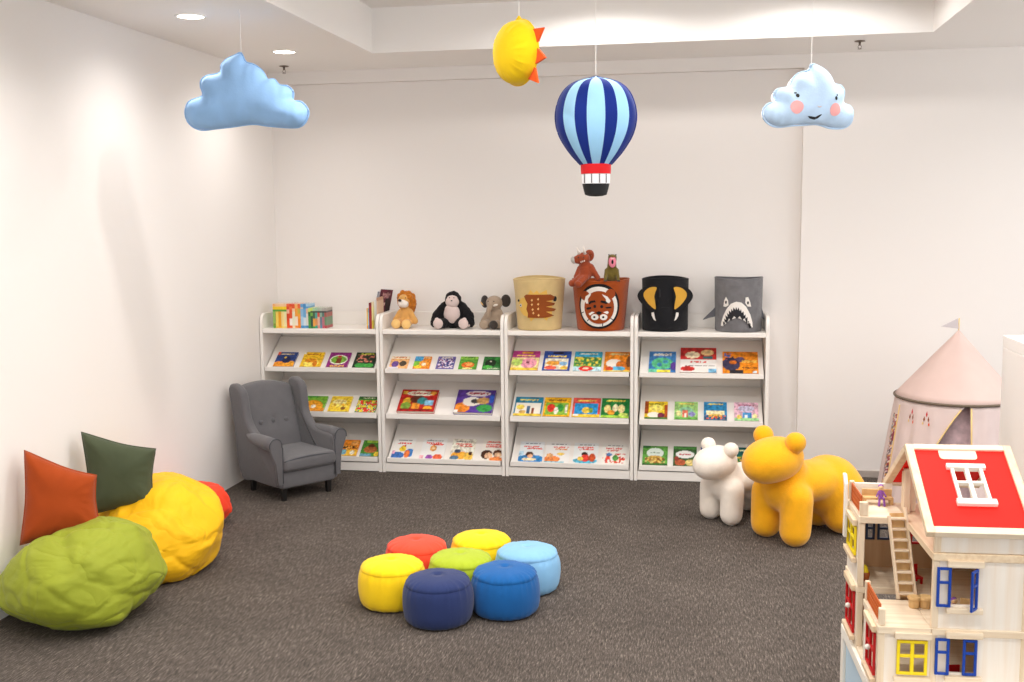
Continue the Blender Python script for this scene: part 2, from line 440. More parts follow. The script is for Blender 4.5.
# (unit, tier, x0, x1, height, thickness, label, ops)
BK = [
 # ---- left bookcase
 (0, 0, -3.132, -2.976, .190, .012, 'picture book with dark blue cover and yellow shape, top row beside the left panel',
  [('bg', '#27417f'), ('e', .25, .1, .3, .25, '#e8922a'), ('e', .75, .12, .3, .28, '#e8a032'), ('e', .55, .45, .22, .22, '#1b2550'), ('e', .45, .62, .06, .06, '#f5c63a'), T(.85, '#f6d9a0', .05), ('r', 0, .8, .12, 1, '#d9552e')]),
 (0, 0, -2.925, -2.767, .194, .012, 'picture book with golden yellow cover, top row, right of the dark blue one',
  [('bg', '#edbb28'), ('e', .5, .25, .36, .3, '#f7db62'), ('e', .45, .42, .3, .15, '#d98a20'), ('e', .7, .2, .12, .18, '#c9741c'), T(.84, '#a8521a', .05), ('r', 0, .86, .1, 1, '#f3e8d5')]),
 (0, 0, -2.721, -2.560, .194, .012, 'picture book with purple cover around a green oval, top row of the left bookcase',
  [('bg', '#8d2a78'), ('e', .5, .5, .42, .32, '#e9efd2'), ('e', .5, .5, .36, .26, '#74a838'), ('r', .4, .25, .62, .62, '#7b3a22'), ('e', .5, .72, .1, .08, '#c8322c'), T(.08, '#f0c43a', .06)]),
 (0, 0, -2.520, -2.357, .198, .012, 'picture book with dark green cover and pink figures, top row beside the right panel',
  [('bg', '#1f3325'), ('e', .35, .14, .25, .16, '#3c9440'), ('e', .75, .14, .22, .14, '#4aa548'), ('s', .1, .35, .9, .85, ['#d98a72', '#2c3a2a', '#c0524a'], 2.2, 9), T(.9, '#c7d44a', .05)]),
 (0, 1, -2.913, -2.752, .190, .012, 'green and orange picture book on the middle row, closest to the armchair wing',
  [('bg', '#79b23a'), ('e', .4, .3, .5, .42, '#f0a128'), ('r', 0, 0, 1, .22, '#ee9a2c'), ('e', .45, .3, .12, .12, '#f3e6cf'), ('e', .12, .3, .1, .2, '#d3451f'), ('r', 0, .9, .5, 1, '#4b9a34')]),
 (0, 1, -2.719, -2.559, .194, .012, 'bright yellow picture book on the middle row of the left bookcase',
  [('bg', '#f4cb3b'), ('e', .45, .62, .34, .16, '#f8e39a'), T(.66, '#c98b22', .03, .2, .7), ('e', .7, .22, .12, .1, '#8a5a2a'), ('s', .1, .3, .9, .5, ['#e2a52c', '#f9dd6a'], 4.4, 8)]),
 (0, 1, -2.509, -2.356, .196, .012, 'green picture book with red flowers, middle row, last in the left bookcase',
  [('bg', '#4f9c38'), ('s', 0, 0, 1, .75, ['#e03c2a', '#f3d23c', '#ffffff'], 1.2, 7), ('r', 0, .82, 1, 1, '#2f5f2c'), T(.9, '#e7e5c0', .04)]),
 (0, 2, -2.653, -2.509, .192, .012, 'orange picture book with small animals on the bottom row, beside the armchair arm',
  [('bg', '#ea8a26'), ('r', 0, 0, 1, .38, '#f4b83a'), ('e', .28, .22, .16, .18, '#7db3c4'), ('e', .75, .2, .12, .14, '#f2e4cc'), ('e', .75, .8, .2, .14, '#f0a65a'), ('s', .05, .42, .95, .6, ['#4b2f1d', '#f2c06a'], 6.1, 9), ('r', 0, .75, .15, 1, '#3a8fc4')]),
 (0, 2, -2.481, -2.340, .192, .012, 'green picture book with a brown shape, bottom row, last in the left bookcase',
  [('bg', '#4d8c34'), ('e', .5, .42, .36, .22, '#b86a3a'), ('e', .5, .66, .18, .12, '#6a3b22'), ('r', 0, 0, .6, .14, '#6d9fb4'), ('e', .88, .12, .12, .18, '#edc43a'), ('r', .2, .85, 1, 1, '#a5c94a')]),
 # ---- second bookcase
 (1, 0, -2.241, -2.106, .158, .010, 'small cream and orange picture book, first of the row under the plush lion',
  [('bg', '#f3b77a'), ('r', 0, .8, 1, 1, '#f6dcc0'), T(.9, '#d8742c', .05), ('e', .3, .35, .2, .25, '#6a4a92'), ('e', .72, .4, .2, .22, '#4b4136'), ('r', 0, 0, .5, .12, '#e8e0f0')]),
 (1, 0, -2.062, -1.940, .160, .010, 'small picture book with an orange animal face, second of the row under the plush lion',
  [('bg', '#e8872a'), ('r', 0, .5, .5, 1, '#4da0d0'), ('r', 0, .2, .4, .6, '#79b83e'), ('e', .62, .42, .3, .28, '#ee9a3c'), ('e', .62, .36, .14, .12, '#f6e3c8'), ('e', .3, .15, .22, .12, '#f4d23a'), T(.88, '#f3e3b0', .05, .5, .95)]),
 (1, 0, -1.891, -1.761, .162, .010, 'small picture book with a busy violet cover, top row below the plush gorilla',
  [('bg', '#6d629f'), ('s', .08, .1, .95, .8, ['#e6dfe8', '#38407c', '#d97a5a'], 7.7, 10), T(.9, '#f2e6c4', .05)]),
 (1, 0, -1.724, -1.593, .166, .010, 'small leaf green picture book with an orange crab shape, top row of the second bookcase',
  [('bg', '#5c9c38'), ('e', .5, .35, .36, .22, '#dd6a2c'), ('e', .55, .4, .2, .12, '#f0a85a'), ('r', 0, .8, 1, 1, '#8cbf4a'), T(.9, '#2f6a2a', .05), ('e', .5, .08, .3, .06, '#ead78a')]),
 (1, 0, -1.549, -1.414, .168, .010, 'small dark green picture book with a black animal, top row below the plush elephant',
  [('bg', '#2f7436'), ('e', .4, .5, .3, .3, '#1c2a1e'), ('e', .3, .2, .26, .14, '#4fae48'), ('r', .6, .75, 1, 1, '#3f9b44'), T(.1, '#d8e0c0', .05, .3, .95), ('e', .4, .62, .05, .05, '#f2efe0')]),
 (1, 1, -2.188, -1.909, .278, .024, 'large thick red picture book with cream title banner on the second bookcase',
  [('bg', '#b3231f'), ('e', .52, .82, .36, .12, '#f5ead2'), T(.83, '#b4302a', .04, .28, .78), ('e', .2, .45, .11, .16, '#e9b93a'), ('e', .2, .25, .14, .16, '#7fa03c'), ('r', .38, .1, .58, .42, '#e7912e'), ('e', .48, .55, .2, .18, '#5b2a1e'), ('e', .62, .48, .14, .16, '#3a8a8c'), ('r', .68, .28, .94, .5, '#8cc4e2'), ('e', .8, .16, .12, .1, '#f0a832'), ('e', .86, .84, .09, .08, '#e6a23a'), ('e', .1, .85, .07, .08, '#efc044'), ('r', .08, .04, .9, .1, '#8a1a18')]),
 (1, 1, -1.763, -1.480, .288, .024, 'large thick violet picture book right of the large thick red one',
  [('bg', '#5a3c94'), ('e', .55, .83, .32, .12, '#f3e6e8'), T(.84, '#c23a4c', .05, .3, .8), ('e', .2, .22, .2, .22, '#f08c30'), ('e', .42, .48, .24, .2, '#f0e8dc'), ('e', .5, .5, .1, .1, '#3f3a3c'), ('e', .72, .52, .17, .15, '#c89a5c'), ('e', .78, .2, .2, .17, '#3c9a4a'), ('e', .93, .62, .07, .2, '#2f56b4'), ('r', 0, 0, .1, .12, '#f4f0ea')]),
 (1, 2, -2.241, -2.087, .240, .008, 'white picture book with yellow sun and blue waves, bottom row of the second bookcase',
  [('bg', '#f2efe9'), T(.86, '#5a5a60', .02), T(.72, '#dd4638', .05), T(.6, '#d94034', .04, .4, .62), ('e', .48, .44, .17, .14, '#f0c63a'), ('e', .25, .12, .36, .18, '#3a6cb4'), ('e', .85, .25, .25, .2, '#3a7cc0'), ('e', .74, .2, .14, .2, '#ee7a3c'), ('r', 0, .2, .12, .34, '#e7a8c4')]),
 (1, 2, -2.027, -1.847, .246, .008, 'white picture book with round face and orange mountains, bottom row of second bookcase',
  [('bg', '#f1efeb'), T(.88, '#6a6a70', .02), T(.76, '#e05044', .045), T(.68, '#dd4a3e', .045, .3, .9), ('e', .5, .5, .14, .14, '#e8a04a'), ('e', .5, .5, .08, .07, '#f3cfa0'), ('g', .5, .1, .5, .42, '#f3b53a'), ('g', .15, .1, .2, .35, '#7a88b4'), ('g', .9, .1, .25, .4, '#6f83bc'), ('e', .4, .06, .14, .14, '#9b52a8'), ('e', .75, .08, .2, .14, '#ee6a44'), ('r', 0, 0, .15, .14, '#f0b0b8')]),
 (1, 2, -1.802, -1.628, .244, .008, 'white picture book with a yellow animal, third on bottom row of the second bookcase',
  [('bg', '#f2ead8'), T(.88, '#5e5e62', .02), T(.74, '#dd4d3e', .05), T(.64, '#dc4a3c', .04, .35, .9), ('e', .4, .2, .36, .2, '#f0a83a'), ('e', .3, .4, .14, .1, '#46546a'), ('e', .8, .16, .2, .2, '#f2c052'), ('e', .86, .3, .07, .1, '#4b2c1c'), ('e', .2, .08, .2, .1, '#5a7a94')]),
 (1, 2, -1.574, -1.402, .246, .008, 'white picture book with two brown-haired heads, bottom row of the second bookcase',
  [('bg', '#f4eee4'), T(.88, '#e05a4c', .03), T(.74, '#e04a40', .05), T(.64, '#db4238', .045), ('e', .25, .28, .24, .22, '#4a2a1c'), ('e', .34, .22, .17, .15, '#f0c09a'), ('e', .72, .34, .2, .17, '#5a3420'), ('e', .74, .27, .15, .12, '#f2c6a0'), ('e', .7, .06, .3, .12, '#ee8a4a')]),
 # ---- third bookcase
 (2, 0, -1.343, -1.146, .244, .012, 'pink and magenta picture book with a pig, top row below the hedgehog basket',
  [('bg', '#b93a86'), ('r', 0, 0, 1, .66, '#f1dc9a'), ('e', .64, .36, .3, .27, '#f2a0b4'), ('e', .6, .4, .06, .06, '#7a3a4a'), ('e', .2, .4, .2, .18, '#b7d46a'), ('r', 0, 0, 1, .1, '#efc244'), ('r', .35, .86, .75, .94, '#e6a22c'), T(.75, '#f6d860', .05)]),
 (2, 0, -1.114, -.919, .246, .012, 'dark blue framed picture book with a rocket scene, top row of the third bookcase',
  [('bg', '#2c4ea0'), ('r', .06, .04, .94, .6, '#f4e8cf'), ('e', .38, .38, .26, .12, '#e8a03c'), ('e', .75, .36, .16, .1, '#86b4d8'), ('e', .3, .14, .22, .1, '#e45a44'), ('r', .35, .86, .72, .95, '#2a2438'), T(.73, '#f3d25a', .055), ('e', .8, .14, .14, .1, '#f0c050')]),
 (2, 0, -.892, -.696, .244, .012, 'turquoise picture book with a red ring at the bottom, top row below the tiger basket',
  [('bg', '#3ba2c6'), ('r', 0, .2, 1, .72, '#6aa84a'), ('s', .05, .3, .95, .7, ['#ecd04a', '#3b7a44', '#c8925a'], 3.3, 10), ('r', 0, 0, 1, .2, '#bfe0ea'), ('e', .45, .12, .26, .13, '#e0302a'), ('e', .45, .13, .12, .06, '#f2c8b0'), T(.88, '#eef3d8', .04)]),
 (2, 0, -.677, -.477, .246, .012, 'orange picture book with a white dog, last on the top row of the third bookcase',
  [('bg', '#e88a26'), ('e', .35, .4, .28, .22, '#f5ede0'), ('e', .62, .34, .2, .2, '#d9772a'), ('e', .5, .14, .26, .12, '#5aaed4'), ('e', .88, .5, .1, .3, '#7a4a24'), ('r', 0, 0, 1, .06, '#f2cf5a'), T(.87, '#f6e2a0', .045), ('e', .2, .14, .14, .1, '#c84c2c')]),
 (2, 1, -1.325, -1.124, .230, .012, 'teal picture book with cream street scene, middle row below the hedgehog basket',
  [('bg', '#237fa0'), ('r', .05, .06, .95, .68, '#f2eadc'), ('r', 0, 0, 1, .12, '#efc844'), ('e', .22, .46, .14, .14, '#f0d25a'), ('r', .45, .12, .58, .5, '#4a6a8a'), ('r', .64, .12, .72, .4, '#8a4a34'), ('e', .3, .2, .12, .1, '#c8a05a'), T(.84, '#f6d860', .05)]),
 (2, 1, -1.112, -.920, .232, .012, 'golden yellow picture book with red and green shapes, middle row of the third bookcase',
  [('bg', '#e8ae24'), ('r', .08, .1, .92, .7, '#8cba44'), ('e', .28, .44, .15, .22, '#d8382c'), ('e', .62, .45, .14, .2, '#3c9a44'), ('e', .48, .3, .08, .2, '#f4ecd8'), ('r', .8, .2, .9, .6, '#f2e6d0'), T(.86, '#7a4a1a', .05)]),
 (2, 1, -.903, -.707, .232, .012, 'coral picture book with a blue pond and yellow creatures, middle row below the tiger basket',
  [('bg', '#d8534a'), ('r', .06, .16, .94, .72, '#2f93d0'), ('e', .5, .36, .15, .17, '#e8c24a'), ('e', .68, .36, .08, .14, '#7a9a3c'), ('r', 0, 0, 1, .14, '#f0c844'), ('e', .14, .1, .1, .06, '#f4f0e8'), T(.85, '#f5d45c', .05)]),
 (2, 1, -.697, -.499, .234, .012, 'green picture book with cream standing figures, last on the middle row of the third bookcase',
  [('bg', '#23803c'), ('r', 0, 0, 1, .12, '#a4cf4a'), ('e', .22, .45, .12, .2, '#f0d68a'), ('e', .5, .5, .1, .2, '#f3e6b8'), ('e', .72, .46, .12, .22, '#f0dc9a'), ('e', .36, .26, .14, .12, '#e8982e'), ('e', .8, .16, .16, .1, '#c8dc6a'), T(.87, '#f6dc5c', .05)]),
 (2, 2, -1.294, -1.119, .235, .008, 'white picture book with a child over blue water, bottom row of third bookcase',
  [('bg', '#edeff0'), T(.9, '#46506a', .02), T(.76, '#dd5a4c', .04, .12, .8), T(.66, '#dc4a3c', .045, .3, .95), ('e', .5, .14, .6, .2, '#3a86c4'), ('e', .45, .36, .16, .14, '#4c2a1e'), ('e', .48, .28, .12, .09, '#f0b48c'), ('e', .45, .12, .3, .08, '#f3dcb0'), ('r', 0, .3, .2, .5, '#bcd8ea')]),
 (2, 2, -1.103, -.927, .235, .008, 'white picture book with orange triangle shape, bottom row of the third bookcase',
  [('bg', '#f1eeea'), T(.9, '#58585e', .02), T(.76, '#dd5044', .045, .3, .95), T(.66, '#e08a3c', .045, .4, .9), ('e', .3, .16, .34, .16, '#ee8a4a'), ('g', .64, .02, .2, .45, '#e05a3a'), ('e', .64, .42, .16, .06, '#f3c85a'), ('e', .2, .34, .14, .1, '#f2b47c'), ('r', 0, 0, .8, .06, '#7ac0d0')]),
 (2, 2, -.898, -.723, .236, .008, 'white picture book with red-clothed child and teal water, bottom row of third bookcase',
  [('bg', '#eef0ee'), T(.9, '#5a6068', .02), T(.77, '#dd5044', .045), T(.67, '#e05a4c', .04, .2, .8), ('e', .5, .12, .5, .14, '#5ab0cc'), ('e', .46, .44, .13, .11, '#3e2a20'), ('e', .5, .26, .18, .17, '#d84034'), ('e', .78, .28, .14, .2, '#c8542c'), ('e', .3, .22, .12, .1, '#f2cc5a')]),
 (2, 2, -.695, -.518, .236, .008, 'white picture book with red and white shapes, last on third bookcase bottom row',
  [('bg', '#f0ede6'), T(.9, '#7a7a80', .02), T(.76, '#dd4c40', .045), T(.66, '#d8443a', .04, .2, .7), ('s', .04, .04, .96, .52, ['#e2483a', '#f6f0e6', '#ef9a44'], 5.5, 12), ('e', .56, .3, .12, .14, '#5a9a4a'), ('e', .3, .46, .12, .08, '#5a82b8')]),
 # ---- right bookcase
 (3, 0, -.362, -.176, .257, .012, 'blue-green picture book with a green monster, top row below the elephant basket',
  [('bg', '#3f7cba'), ('e', .5, .42, .4, .28, '#5cbc86'), ('e', .4, .36, .1, .1, '#3b7fa8'), ('e', .62, .5, .1, .1, '#4a9ac0'), T(.84, '#f2ead8', .08), ('e', .2, .06, .3, .1, '#6cc4a0'), ('r', .3, 0, .8, .1, '#e9d84a'), ('e', .92, .3, .12, .2, '#5b3b8e')]),
 (3, 0, -.144, .104, .306, .014, 'large red picture book with white title band, top row of the right bookcase',
  [('bg', '#bf2d2a'), ('e', .34, .7, .2, .14, '#efd8b4'), ('e', .76, .8, .18, .12, '#e9c48a'), ('r', .62, .56, .9, .66, '#2f6e74'), ('r', 0, .18, 1, .5, '#f0ece6'), T(.42, '#d03a34', .05, .28, .72), T(.27, '#9a9490', .025, .1, .95), ('r', 0, 0, 1, .18, '#f1e9e2'), ('e', .2, .14, .2, .1, '#c4302c'), ('r', .78, 0, 1, .16, '#7ab4d4')]),
 (3, 0, .147, .388, .266, .012, 'orange picture book with dark toy vehicles, top row below the shark basket',
  [('bg', '#ea8c22'), ('e', .24, .42, .26, .3, '#3d3a56'), ('e', .3, .5, .1, .1, '#d8742a'), ('r', .18, 0, .58, .14, '#2b2a30'), ('e', .5, .64, .12, .12, '#5a4a6a'), ('s', .05, .6, .3, .9, ['#5a6aa8', '#2d2d48', '#d8503a'], 2.9, 8), T(.55, '#f6c05a', .07, .55, .95), T(.26, '#5a3520', .035, .52, .95), ('e', .9, .06, .06, .06, '#cfe2ee')]),
 (3, 1, -.389, -.230, .208, .012, 'yellow picture book with maroon edges, first on the middle row of the right bookcase',
  [('bg', '#e8c42e'), ('r', 0, .3, .16, 1, '#a04a1e'), ('r', .86, .1, 1, .8, '#b05226'), ('e', .5, .62, .3, .2, '#f6e070'), ('e', .4, .22, .28, .16, '#f2eada'), ('e', .72, .2, .16, .14, '#7a2a44'), T(.84, '#8a8a2e', .05), ('r', 0, 0, 1, .08, '#4c7a3a')]),
 (3, 1, -.181, -.020, .210, .012, 'pale green picture book with a red-topped building, middle row of the right bookcase',
  [('bg', '#9cc878'), ('e', .5, .44, .32, .26, '#8abf9a'), ('r', .34, .1, .58, .5, '#e0725a'), ('r', .42, .1, .5, .34, '#f0e8da'), ('e', .75, .3, .14, .14, '#8f8ac4'), ('r', 0, 0, 1, .1, '#6aa84c'), T(.88, '#e8d45a', .05), ('e', .18, .34, .12, .16, '#e9e29a')]),
 (3, 1, .022, .180, .214, .012, 'deep blue picture book with a village scene, middle row, second from the right end',
  [('bg', '#2f86b8'), ('r', .1, .28, .9, .5, '#f2e2b4'), ('g', .25, .5, .18, .72, '#3c4a5a'), ('g', .8, .4, .14, .86, '#2f7a44'), ('r', 0, 0, 1, .18, '#3a6a8a'), ('e', .5, .22, .34, .1, '#e8c04a'), ('s', .05, .05, .95, .25, ['#e85a3c', '#2a4a6a'], 8.8, 10), T(.88, '#f4d45a', .05)]),
 (3, 1, .231, .394, .216, .012, 'pale pink picture book with blue house, middle row of the right bookcase',
  [('bg', '#e3b7c8'), ('e', .5, .66, .34, .18, '#cfc6de'), ('r', .34, .16, .72, .46, '#4a92c8'), ('r', .44, .16, .54, .32, '#eef2f4'), ('g', .52, .42, .26, .62, '#3b7cb8'), ('r', 0, 0, 1, .14, '#9ccf92'), ('e', .2, .2, .1, .12, '#f0d26a'), T(.84, '#b0607e', .05), ('e', .85, .26, .1, .12, '#f2e8a0')]),
 (3, 2, -.403, -.228, .218, .012, 'green picture book with a white dome, first on the bottom row of the right bookcase',
  [('bg', '#5f9c44'), ('e', .5, .62, .34, .28, '#dfeadf'), T(.64, '#5a7a5a', .03, .3, .7), ('e', .5, .3, .32, .2, '#c9a14a'), ('s', .1, .1, .9, .38, ['#8a5a2a', '#e0c67a'], 3.1, 9), ('r', 0, 0, 1, .08, '#3a6a30'), ('r', 0, .88, .3, 1, '#2f6a34')]),
 (3, 2, -.187, -.025, .222, .012, 'dark green picture book with white cloud title, bottom row beside white animal seat',
  [('bg', '#3c5c34'), ('e', .5, .58, .4, .2, '#f0ede8'), T(.58, '#c04048', .05, .25, .75), ('e', .3, .16, .24, .16, '#b05a3a'), ('e', .76, .16, .24, .16, '#d8c27a'), ('r', 0, .86, 1, 1, '#4f8a44'), ('e', .15, .36, .1, .12, '#8a3a30')]),
 (3, 2, .004, .171, .226, .012, 'dark blue picture book peeking out behind the white animal seat',
  [('bg', '#2b3f80'), ('e', .5, .4, .3, .2, '#c8d2ea'), ('r', 0, 0, 1, .16, '#4a78b4'), T(.82, '#e8d45a', .06)]),
 (3, 2, .240, .399, .228, .012, 'teal and green picture book behind the head of the yellow animal seat',
  [('bg', '#1f5f5a'), ('e', .4, .4, .34, .2, '#3b8f48'), ('s', .05, .1, .95, .5, ['#e0b44a', '#2a6a3a', '#d8623a'], 9.1, 9), ('r', 0, 0, 1, .12, '#3a4a8a'), T(.84, '#e6e2b0', .05)]),
]
GN = ['picture books displayed on the left bookcase', 'picture books displayed on the second bookcase', 'picture books displayed on the third bookcase', 'picture books displayed on the right bookcase']
for u, t, x0, x1, h, th, label, ops in BK:
    zf = LIPS[t][0] - .015
    p = Vector(((x0+x1)/2, YS+.012, zf)) + DV*(.55*th+.006) + NV*(th+.0012)
    book(label, x1-x0, h*.855 - .4*th, th, ops, p, (ALPHA, 0, 0), GN[u])

# ---- books standing on top of the left bookcase
def spine_book(label, x, y, h, d, th, stripes, rot, group, zt=ZTOP, front=None):
    """upright book seen at its spine; local x = thickness"""
    o = thing('paperback', label, 'book', (x, y, zt+.0005), 0, group); o.rotation_euler = rot
    bm = new_bm(); lay = bm.verts.layers.float_color.new('Col'); ny = 24
    prof = [(-th/2, d), (-th/2, 0), (-th*.2, -.0012), (th*.2, -.0012), (th/2, 0), (th/2, d)]
    V = []
    for j in range(ny+1):
        row = []
        for (px, py) in prof:
            q = bm.verts.new((px, py, h*j/ny)); c = stripes[0][1]
            for (z0, cc) in stripes:
                if j/ny >= z0: c = cc
            q[lay] = (*lin(c), 1); row.append(q)
        V.append(row)
    for j in range(ny):
        for i in range(len(prof)-1): bm.faces.new((V[j][i], V[j][i+1], V[j+1][i+1], V[j+1][i]))
    mk('cover', bm, M['print'], o)
    bm = new_bm(); bx(bm, -th/2+.0008, th/2-.0008, .002, d-.003, .002, h-.002); mk('page_block', bm, M['paper'], o)
    return o
ORD = ['first', 'second', 'third', 'fourth', 'fifth', 'sixth', 'seventh', 'eighth', 'ninth', 'tenth', 'eleventh', 'twelfth', 'thirteenth']
tall = [('yellow and green', [(0, '#5f9a3c'), (.1, '#7a8a34'), (.2, '#8db45a'), (.7, '#4d9a3c'), (.77, '#f3c92c'), (.9, '#f4b27a')])]
for i in range(4):
    tall.append(('yellow', [(0, ['#e9b93a', '#f1b328', '#eec84c', '#d6c87a'][i]), (.08, ['#f3d060', '#e9a01e', '#f1d68c', '#e7dca6'][i]), (.7, '#57a03c'), (.77, '#f5cf26'), (.9, '#f3c69a')]))
tall += [('red', [(0, '#e2521e'), (.3, '#d9421c'), (.62, '#f0b89a'), (.76, '#e24a22'), (.9, '#f06a3a')]),
         ('red and white', [(0, '#e65a26'), (.12, '#f4ece0'), (.4, '#e0542a'), (.76, '#ef7a3a'), (.9, '#e8502c')]),
         ('cream and red', [(0, '#f0d9b4'), (.12, '#e9e4c8'), (.7, '#f2c9a0'), (.8, '#e65a34')]),
         ('pale orange', [(0, '#f0923a'), (.12, '#f3e2cc'), (.5, '#f0a23c'), (.8, '#f5b66a')]),
         ('orange', [(0, '#ee8a26'), (.4, '#f2a53a'), (.6, '#c7b23e'), (.8, '#ee6a3a')]),
         ('pale blue', [(0, '#4a90c8'), (.12, '#a8cbe6'), (.5, '#8fb9dc'), (.8, '#f0c9a4'), (.86, '#6aa6d4')]),
         ('blue', [(0, '#5a9ccc'), (.12, '#d4e2ee'), (.45, '#6fa9d6'), (.8, '#4a8ec6')]),
         ('white and blue', [(0, '#4f92c8'), (.12, '#f0e6e2'), (.6, '#e9c2a8'), (.8, '#5a9fd2'), (.88, '#a9cfea')])]
short = [('green', [(0, '#3a8a3c'), (.12, '#4c9a4a'), (.6, '#2d6a36'), (.8, '#d3e07a')]),
         ('dark green', [(0, '#2f7a44'), (.1, '#3c5a44'), (.6, '#7cb04a'), (.78, '#3b4a3c'), (.85, '#c9dc6a')]),
         ('green and orange', [(0, '#4a9a4c'), (.12, '#e8a24a'), (.5, '#4a6a4c'), (.78, '#3f4a3e'), (.85, '#a8d0a0')]),
         ('teal', [(0, '#3aa08c'), (.14, '#d8925a'), (.5, '#5aa59a'), (.78, '#3a4444'), (.85, '#9fc4a8')]),
         ('pink', [(0, '#dd8a8a'), (.14, '#e4b6a0'), (.55, '#d9564a'), (.78, '#4c4440'), (.85, '#a8b8a0')]),
         ('grey blue', [(0, '#5a8aa0'), (.14, '#6a7a8c'), (.55, '#8fae9a'), (.78, '#3f4448'), (.85, '#b6bcae')]),
         ('rose', [(0, '#c85a6a'), (.14, '#b8707a'), (.55, '#5a7a72'), (.78, '#444448'), (.85, '#b0aca4')]),
         ('dark red and green', [(0, '#b04a4c'), (.14, '#6a8a6a'), (.55, '#a85a50'), (.78, '#4a4646'), (.85, '#a8a49c')])]
x = -3.134
for i, (nm, st) in enumerate(tall):
    th = .0212
    spine_book('tall paperback with %s spine, %s from left in the left corner row' % (nm, ORD[i]), x+th/2, YS+.055+.0012*i, .178, .13, th-.0006, st, (0, 0, 0), 'tall paperbacks on the left bookcase')
    x += th
x += .002
for i, (nm, st) in enumerate(short):
    th = .0175
    spine_book('shorter paperback with %s spine, %s from left of the lower corner set' % (nm, ORD[i]), x+th/2, YS+.05+.001*i, .150, .13, th-.0006, st, (0, 0, 0), 'short paperbacks on the left bookcase')
    x += th
lean = [('orange-yellow', .150, .0125, [(0, '#e9a23a'), (.15, '#f3c65a'), (.8, '#e8b24a')], YS+.05),
        ('light blue', .148, .011, [(0, '#7aaeca'), (.2, '#a9cbd8'), (.8, '#8ab6c6')], YS+.052),
        ('dark red', .190, .015, [(0, '#8a1f2c'), (.1, '#9c2a36'), (.9, '#7a1a28')], YS+.05),
        ('brick red', .192, .010, [(0, '#b6423a'), (.5, '#a8323a'), (.9, '#8a2a30')], YS+.052),
        ('pale yellow', .196, .013, [(0, '#dccb4a'), (.3, '#e7df9a'), (.8, '#e9d8b0')], YS+.055),
        ('white', .205, .012, [(0, '#ece7e0'), (.5, '#e4e2e0')], YS+.085),
        ('grey', .208, .012, [(0, '#c7c4c4'), (.5, '#dcd8d6')], YS+.085),
        ('tan', .225, .014, [(0, '#c49a78'), (.5, '#d8b496'), (.9, '#c08e6c')], YS+.09)]
x = -2.408
for i, (nm, h, th, st, yy) in enumerate(lean):
    th *= .76
    spine_book('upright book with %s spine, %s from left, beside the divider near plush lion' % (nm, ORD[i]), x+th/2, yy, h, .14, th-.0006, st, (0, 0, 0), 'upright books beside the divider')
    x += th
def leanrot(l, z): return (RY(math.radians(l)) @ RZ(math.radians(z))).to_euler()
book('thin pale grey book standing left of the maroon book near plush lion', .12, .245, .006,
     [('bg', '#b9bac0'), ('r', 0, 0, .1, 1, '#8c8f98')], (-2.392, YS+.286, ZTOP+.014), leanrot(11, 62), 'upright books beside the divider', name='paperback')
book('maroon book with flames on its cover, leaning above the divider by plush lion', .12, .262, .006,
     [('bg', '#5e2230'), ('e', .7, .45, .3, .34, '#2a161a'), ('e', .32, .4, .28, .3, '#6a2434'), ('e', .35, .12, .3, .16, '#c4462a'), ('e', .32, .06, .2, .09, '#f0b45a'), T(.86, '#b88a86', .05, .2, .85), T(.78, '#a87a7a', .04, .25, .75), ('e', .45, .58, .08, .05, '#c9a7a0')],
     (-2.376, YS+.30, ZTOP+.014), leanrot(12, 60), 'upright books beside the divider', name='paperback')

# ------------------------------------------------------------------ round pouf stools arranged as a flower
POUF = {'navy': '#26335f', 'blue': '#135a9b', 'sky': '#84b6dc', 'yellow': '#f6cc14', 'lime': '#a7b82a', 'red': '#f24a30'}
for k, c in POUF.items(): fabric('pouf_' + k, c, bump=.12, bscale=300, var=.04, vscale=14, sheen=.15)
def pouf(x, y, key, label, seed, r=.165, hz=1.13):
    o = thing('pouf', label, 'pouf', (x, y, 0), 0, 'round poufs set out as a flower')
    m = M['pouf_' + key]; S = r/.157
    def fn(ph, i, rr, zz):
        k = max(0, (zz-.07)/.09) if zz < .158 else .6
        kb = max(0, (.05-zz)/.05)
        a = noise.noise(Vector((math.cos(ph)*9, math.sin(ph)*9, seed*3.1)))
        b = noise.noise(Vector((math.cos(ph)*1.6, math.sin(ph)*1.6, zz*9+seed)))
        return rr*S + .0065*a*(k*k+kb) + .004*b, (zz + .002*a*k)*hz
    prof = [(.0, .0), (.10, .0), (.128, .003), (.143, .012), (.151, .028), (.155, .048), (.157, .070), (.157, .092), (.1555, .114), (.152, .134), (.147, .148), (.142, .157)]
    bm = new_bm(); lathe(bm, prof, 120, fn); mk('side_cover', bm, m, o, True)
    def fn2(ph, i, rr, zz):
        a = noise.noise(Vector((math.cos(ph)*9, math.sin(ph)*9, seed*3.1)))
        e = max(0, (rr-.09)/.052)
        b = noise.noise(Vector((rr*math.cos(ph)*14, rr*math.sin(ph)*14, seed)))
        return rr*S + .0055*a*e, (zz + .003*a*e + .003*b*min(1, max(0, rr-.02)/.06))*hz
    prof2 = [(.1415, .154), (.144, .161), (.140, .169), (.132, .177), (.118, .184), (.098, .1895), (.072, .193), (.045, .195), (.02, .196), (0, .196)]
    bm = new_bm(); lathe(bm, prof2, 120, fn2); mk('top_cover', bm, m, o, True)
    return o
pouf(-1.188, 4.645, 'navy', 'navy blue round pouf at the front of the flower, nearest the viewer', 1)
pouf(-.902, 4.805, 'blue', 'strong blue round pouf right of the navy one', 2)
pouf(-.848, 5.130, 'sky', 'pale sky blue round pouf at the right of the flower', 3)
pouf(-1.118, 5.300, 'yellow', 'yellow round pouf at the back of the flower, right of the red one', 4)
pouf(-1.428, 5.160, 'red', 'red round pouf at the back left of the flower', 5)
